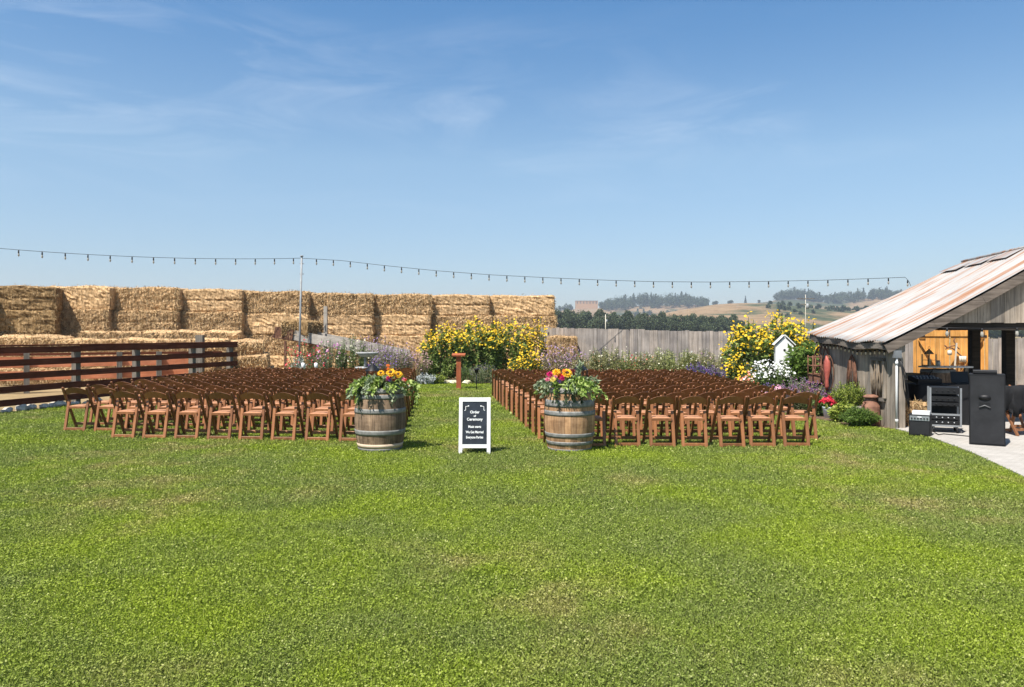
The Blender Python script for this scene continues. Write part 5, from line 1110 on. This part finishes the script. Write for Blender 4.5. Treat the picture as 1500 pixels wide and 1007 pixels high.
b = drape(-.48, .62, 0, .55, .738, '', 3); ob = b.build('tablecloth', M['cloth'], None, e.location); tag(ob, 'black cloth draped over the table behind the rack', 'tablecloth')
ob = empty('mixing_desk', (gx(1365, 13.7), 13.72, .745), R(6), 'black mixing desk and lamp gear on the cloth covered table', 'audio gear')
MM = Matrix.Rotation(R(12), 4, 'X'); MB().box(-.26, .2, 0, .3, .0, .09, MM).build('desk', M['spk'], ob)
b = MB(); rg = random.Random(8)
for k in range(14): x = -.24 + (k % 7) * .065; y = .05 + (k // 7) * .12; b.box(x, x + .015, y, y + .03, .091, .105, MM)
b.build('fader', M['alu'], ob); MB().tube([(.12, .28, .1), (.14, .2, .22), (.10, .1, .26), (.05, .05, .22)], .008, 6).build('gooseneck', M['black'], ob)
ob = empty('laptop', (gx(1412, 13.8), 13.85, .745), R(-10), 'dark open laptop on the cloth covered table beside the post', 'laptop')
MB().box(-.15, .15, -.1, .1, 0, .018).build('base', M['spk'], ob); MB().box(-.15, .15, -.006, .006, 0, .21, Matrix.Translation((0, .1, .015)) @ Matrix.Rotation(R(-15), 4, 'X')).build('screen', M['spk'], ob)
# plank bar on a barrel with lantern and jar
bb = barrel(gx(1374, 15.0), 15.0, 'old barrel carrying the plank bar inside the shed', M['barrel_old'], [(.0, .05), (.22, .27), (.6, .65), (.84, .895)]); bb.location.z = Z0; bb.scale = (1, 1, 1.04)
e = empty('plank_bar', (gx(1390, 14.9), 14.9, Z0), 0, 'thin pale plank resting on the barrel inside the shed', 'bar counter')
b = MB(); b.bar((-.46, .1, .98), (.44, .1, .98), .34, .03, bev=.004); b.build('plank', M['white_paint'], e); MB().box(.36, .42, .06, .12, 0, .964).build('leg', M['grey_wood'], e)
M['brass_wood'] = wood('lantern_wood', (.28, .21, .13), (.44, .35, .23), (.55, .45, .32), isl=False)
lantern(gx(1363, 14.95), 15.0, Z0 + .996, .38, .095, 'weathered wooden lantern on the plank bar', M['brass_wood'])
e = empty('jar', (gx(1374.5, 14.95), 14.95, Z0 + .996), 0, 'small glass jar beside the lantern on the plank bar', 'jar')
m = Mat('jar_glass', .1, spec=.6); m.col((.45, .47, .46)); MB().lathe([(0, 0), (.035, 0), (.04, .03), (.04, .08), (.03, .1), (0, .1)], 14).build('body', m.m, e); MB().lathe([(.0, .115), (.033, .115), (.033, .098), (0, .098)], 14).build('lid', M['alu'], e)
# boxes inside the shed on the left
for k, (px, z, lab) in enumerate(((1331, .74, 'small wooden crate, upper of two in the shed corner'), (1334, .60, 'small wooden crate, lower of two in the shed corner'))):
    ee = empty('wooden_crate', (gx(px, 15.5), 15.5, z), .1, lab, 'crate', 'wooden crates in the shed corner')
    for s in (-1, 1): MB().box(-.16, .16, s * .11 - .008, s * .11 + .008, 0, .12).build('side', M['brass_wood'], ee)
    for s in (-1, 1): MB().box(s * .15 - .008, s * .15 + .008, -.101, .101, 0, .12).build('end', M['brass_wood'], ee)
    MB().box(-.141, .141, -.101, .101, 0.001, .012).build('base', M['brass_wood'], ee)
e = empty('bench', (gx(1333, 15.5), 15.5, Z0), 0, 'low weathered bench holding the crates in the shed corner', 'bench')
MB().box(-.3, .3, -.18, .18, .53, .572).build('seat', M['grey_wood_x'], e)
for x in (-.25, .25): MB().box(x - .03, x + .03, -.15, .15, 0, .529).build('leg', M['grey_wood'], e)
# black covered chairs at right edge
def dup_chair(x, y, rz, label):
    c = copy_tree(proto); c.location = (x, y, Z0); c.rotation_euler = (0, 0, rz); tag(c, label, 'chair'); c['group'] = 'brown folding chairs on the patio'
dup_chair(gx(1484, 12.4), 12.35, R(200), 'brown folding chair under a black cloth, at the right edge of the photo')
dup_chair(gx(1508, 12.9), 12.9, R(180), 'brown folding chair behind the cloth covered one at the right edge')
e_ = gx(1484, 12.4)
n = 18; vs = []; fs = []; rg = random.Random(4)
for j in range(n + 1):
    for i in range(n + 1):
        u, v = i / n * 2 - 1, j / n * 2 - 1; rr = max(abs(u), abs(v)); z = .80 - .0 * rr if rr < .55 else .80 - (rr - .55) / .45 * (.40 + .05 * math.sin(i * .8) + .04 * math.cos(j * .9)); ex = min(rr, .6) / max(rr, 1e-6)
        vs.append((u * ex * .45 + (.03 * math.sin(j * 2.1) if rr > .6 else 0), v * ex * .42 + (.03 * math.sin(i * 1.9) if rr > .6 else 0), z + .012 * math.sin(i * .9) * math.cos(j * .7)))
for j in range(n):
    for i in range(n): fs.append((j * (n + 1) + i, j * (n + 1) + i + 1, (j + 1) * (n + 1) + i + 1, (j + 1) * (n + 1) + i))
b = MB(); b.add(vs, fs, True); ob = b.build('black_cloth', M['cloth'], None, (e_ + .05, 12.33, Z0 - .02)); md = ob.modifiers.new('thick', 'SOLIDIFY'); md.thickness = .006; tag(ob, 'crumpled black cloth thrown over the chair right of the loudspeaker', 'cloth')
b = MB(); b.tube([(gx(1362, 12.6), 12.45, Z0 + .008), (gx(1375, 12.2), 12.2, Z0 + .008), (gx(1390, 12.15), 12.3, Z0 + .008), (gx(1405, 12.1), 12.15, Z0 + .008), (gx(1421, 12.0), 12.0, Z0 + .008)], .008, 5); tag(b.build('power_cord', M['black']), 'black cord lying on the patio between rack and loudspeaker', 'cable')

# ------------------------------------------------------------ haze
m = bpy.data.materials.new('haze'); m.use_nodes = True; t = m.node_tree; t.nodes.clear(); vo = t.nodes.new('ShaderNodeVolumePrincipled'); vo.inputs['Color'].default_value = (.80, .88, 1, 1); vo.inputs['Density'].default_value = .00030; vo.inputs['Anisotropy'].default_value = .2
ou = t.nodes.new('ShaderNodeOutputMaterial'); t.links.new(vo.outputs[0], ou.inputs['Volume'])
b = MB(); b.box(-2450, 2450, -90, 2450, -1.3, 115); o = b.build('haze', m); o['kind'] = 'stuff'
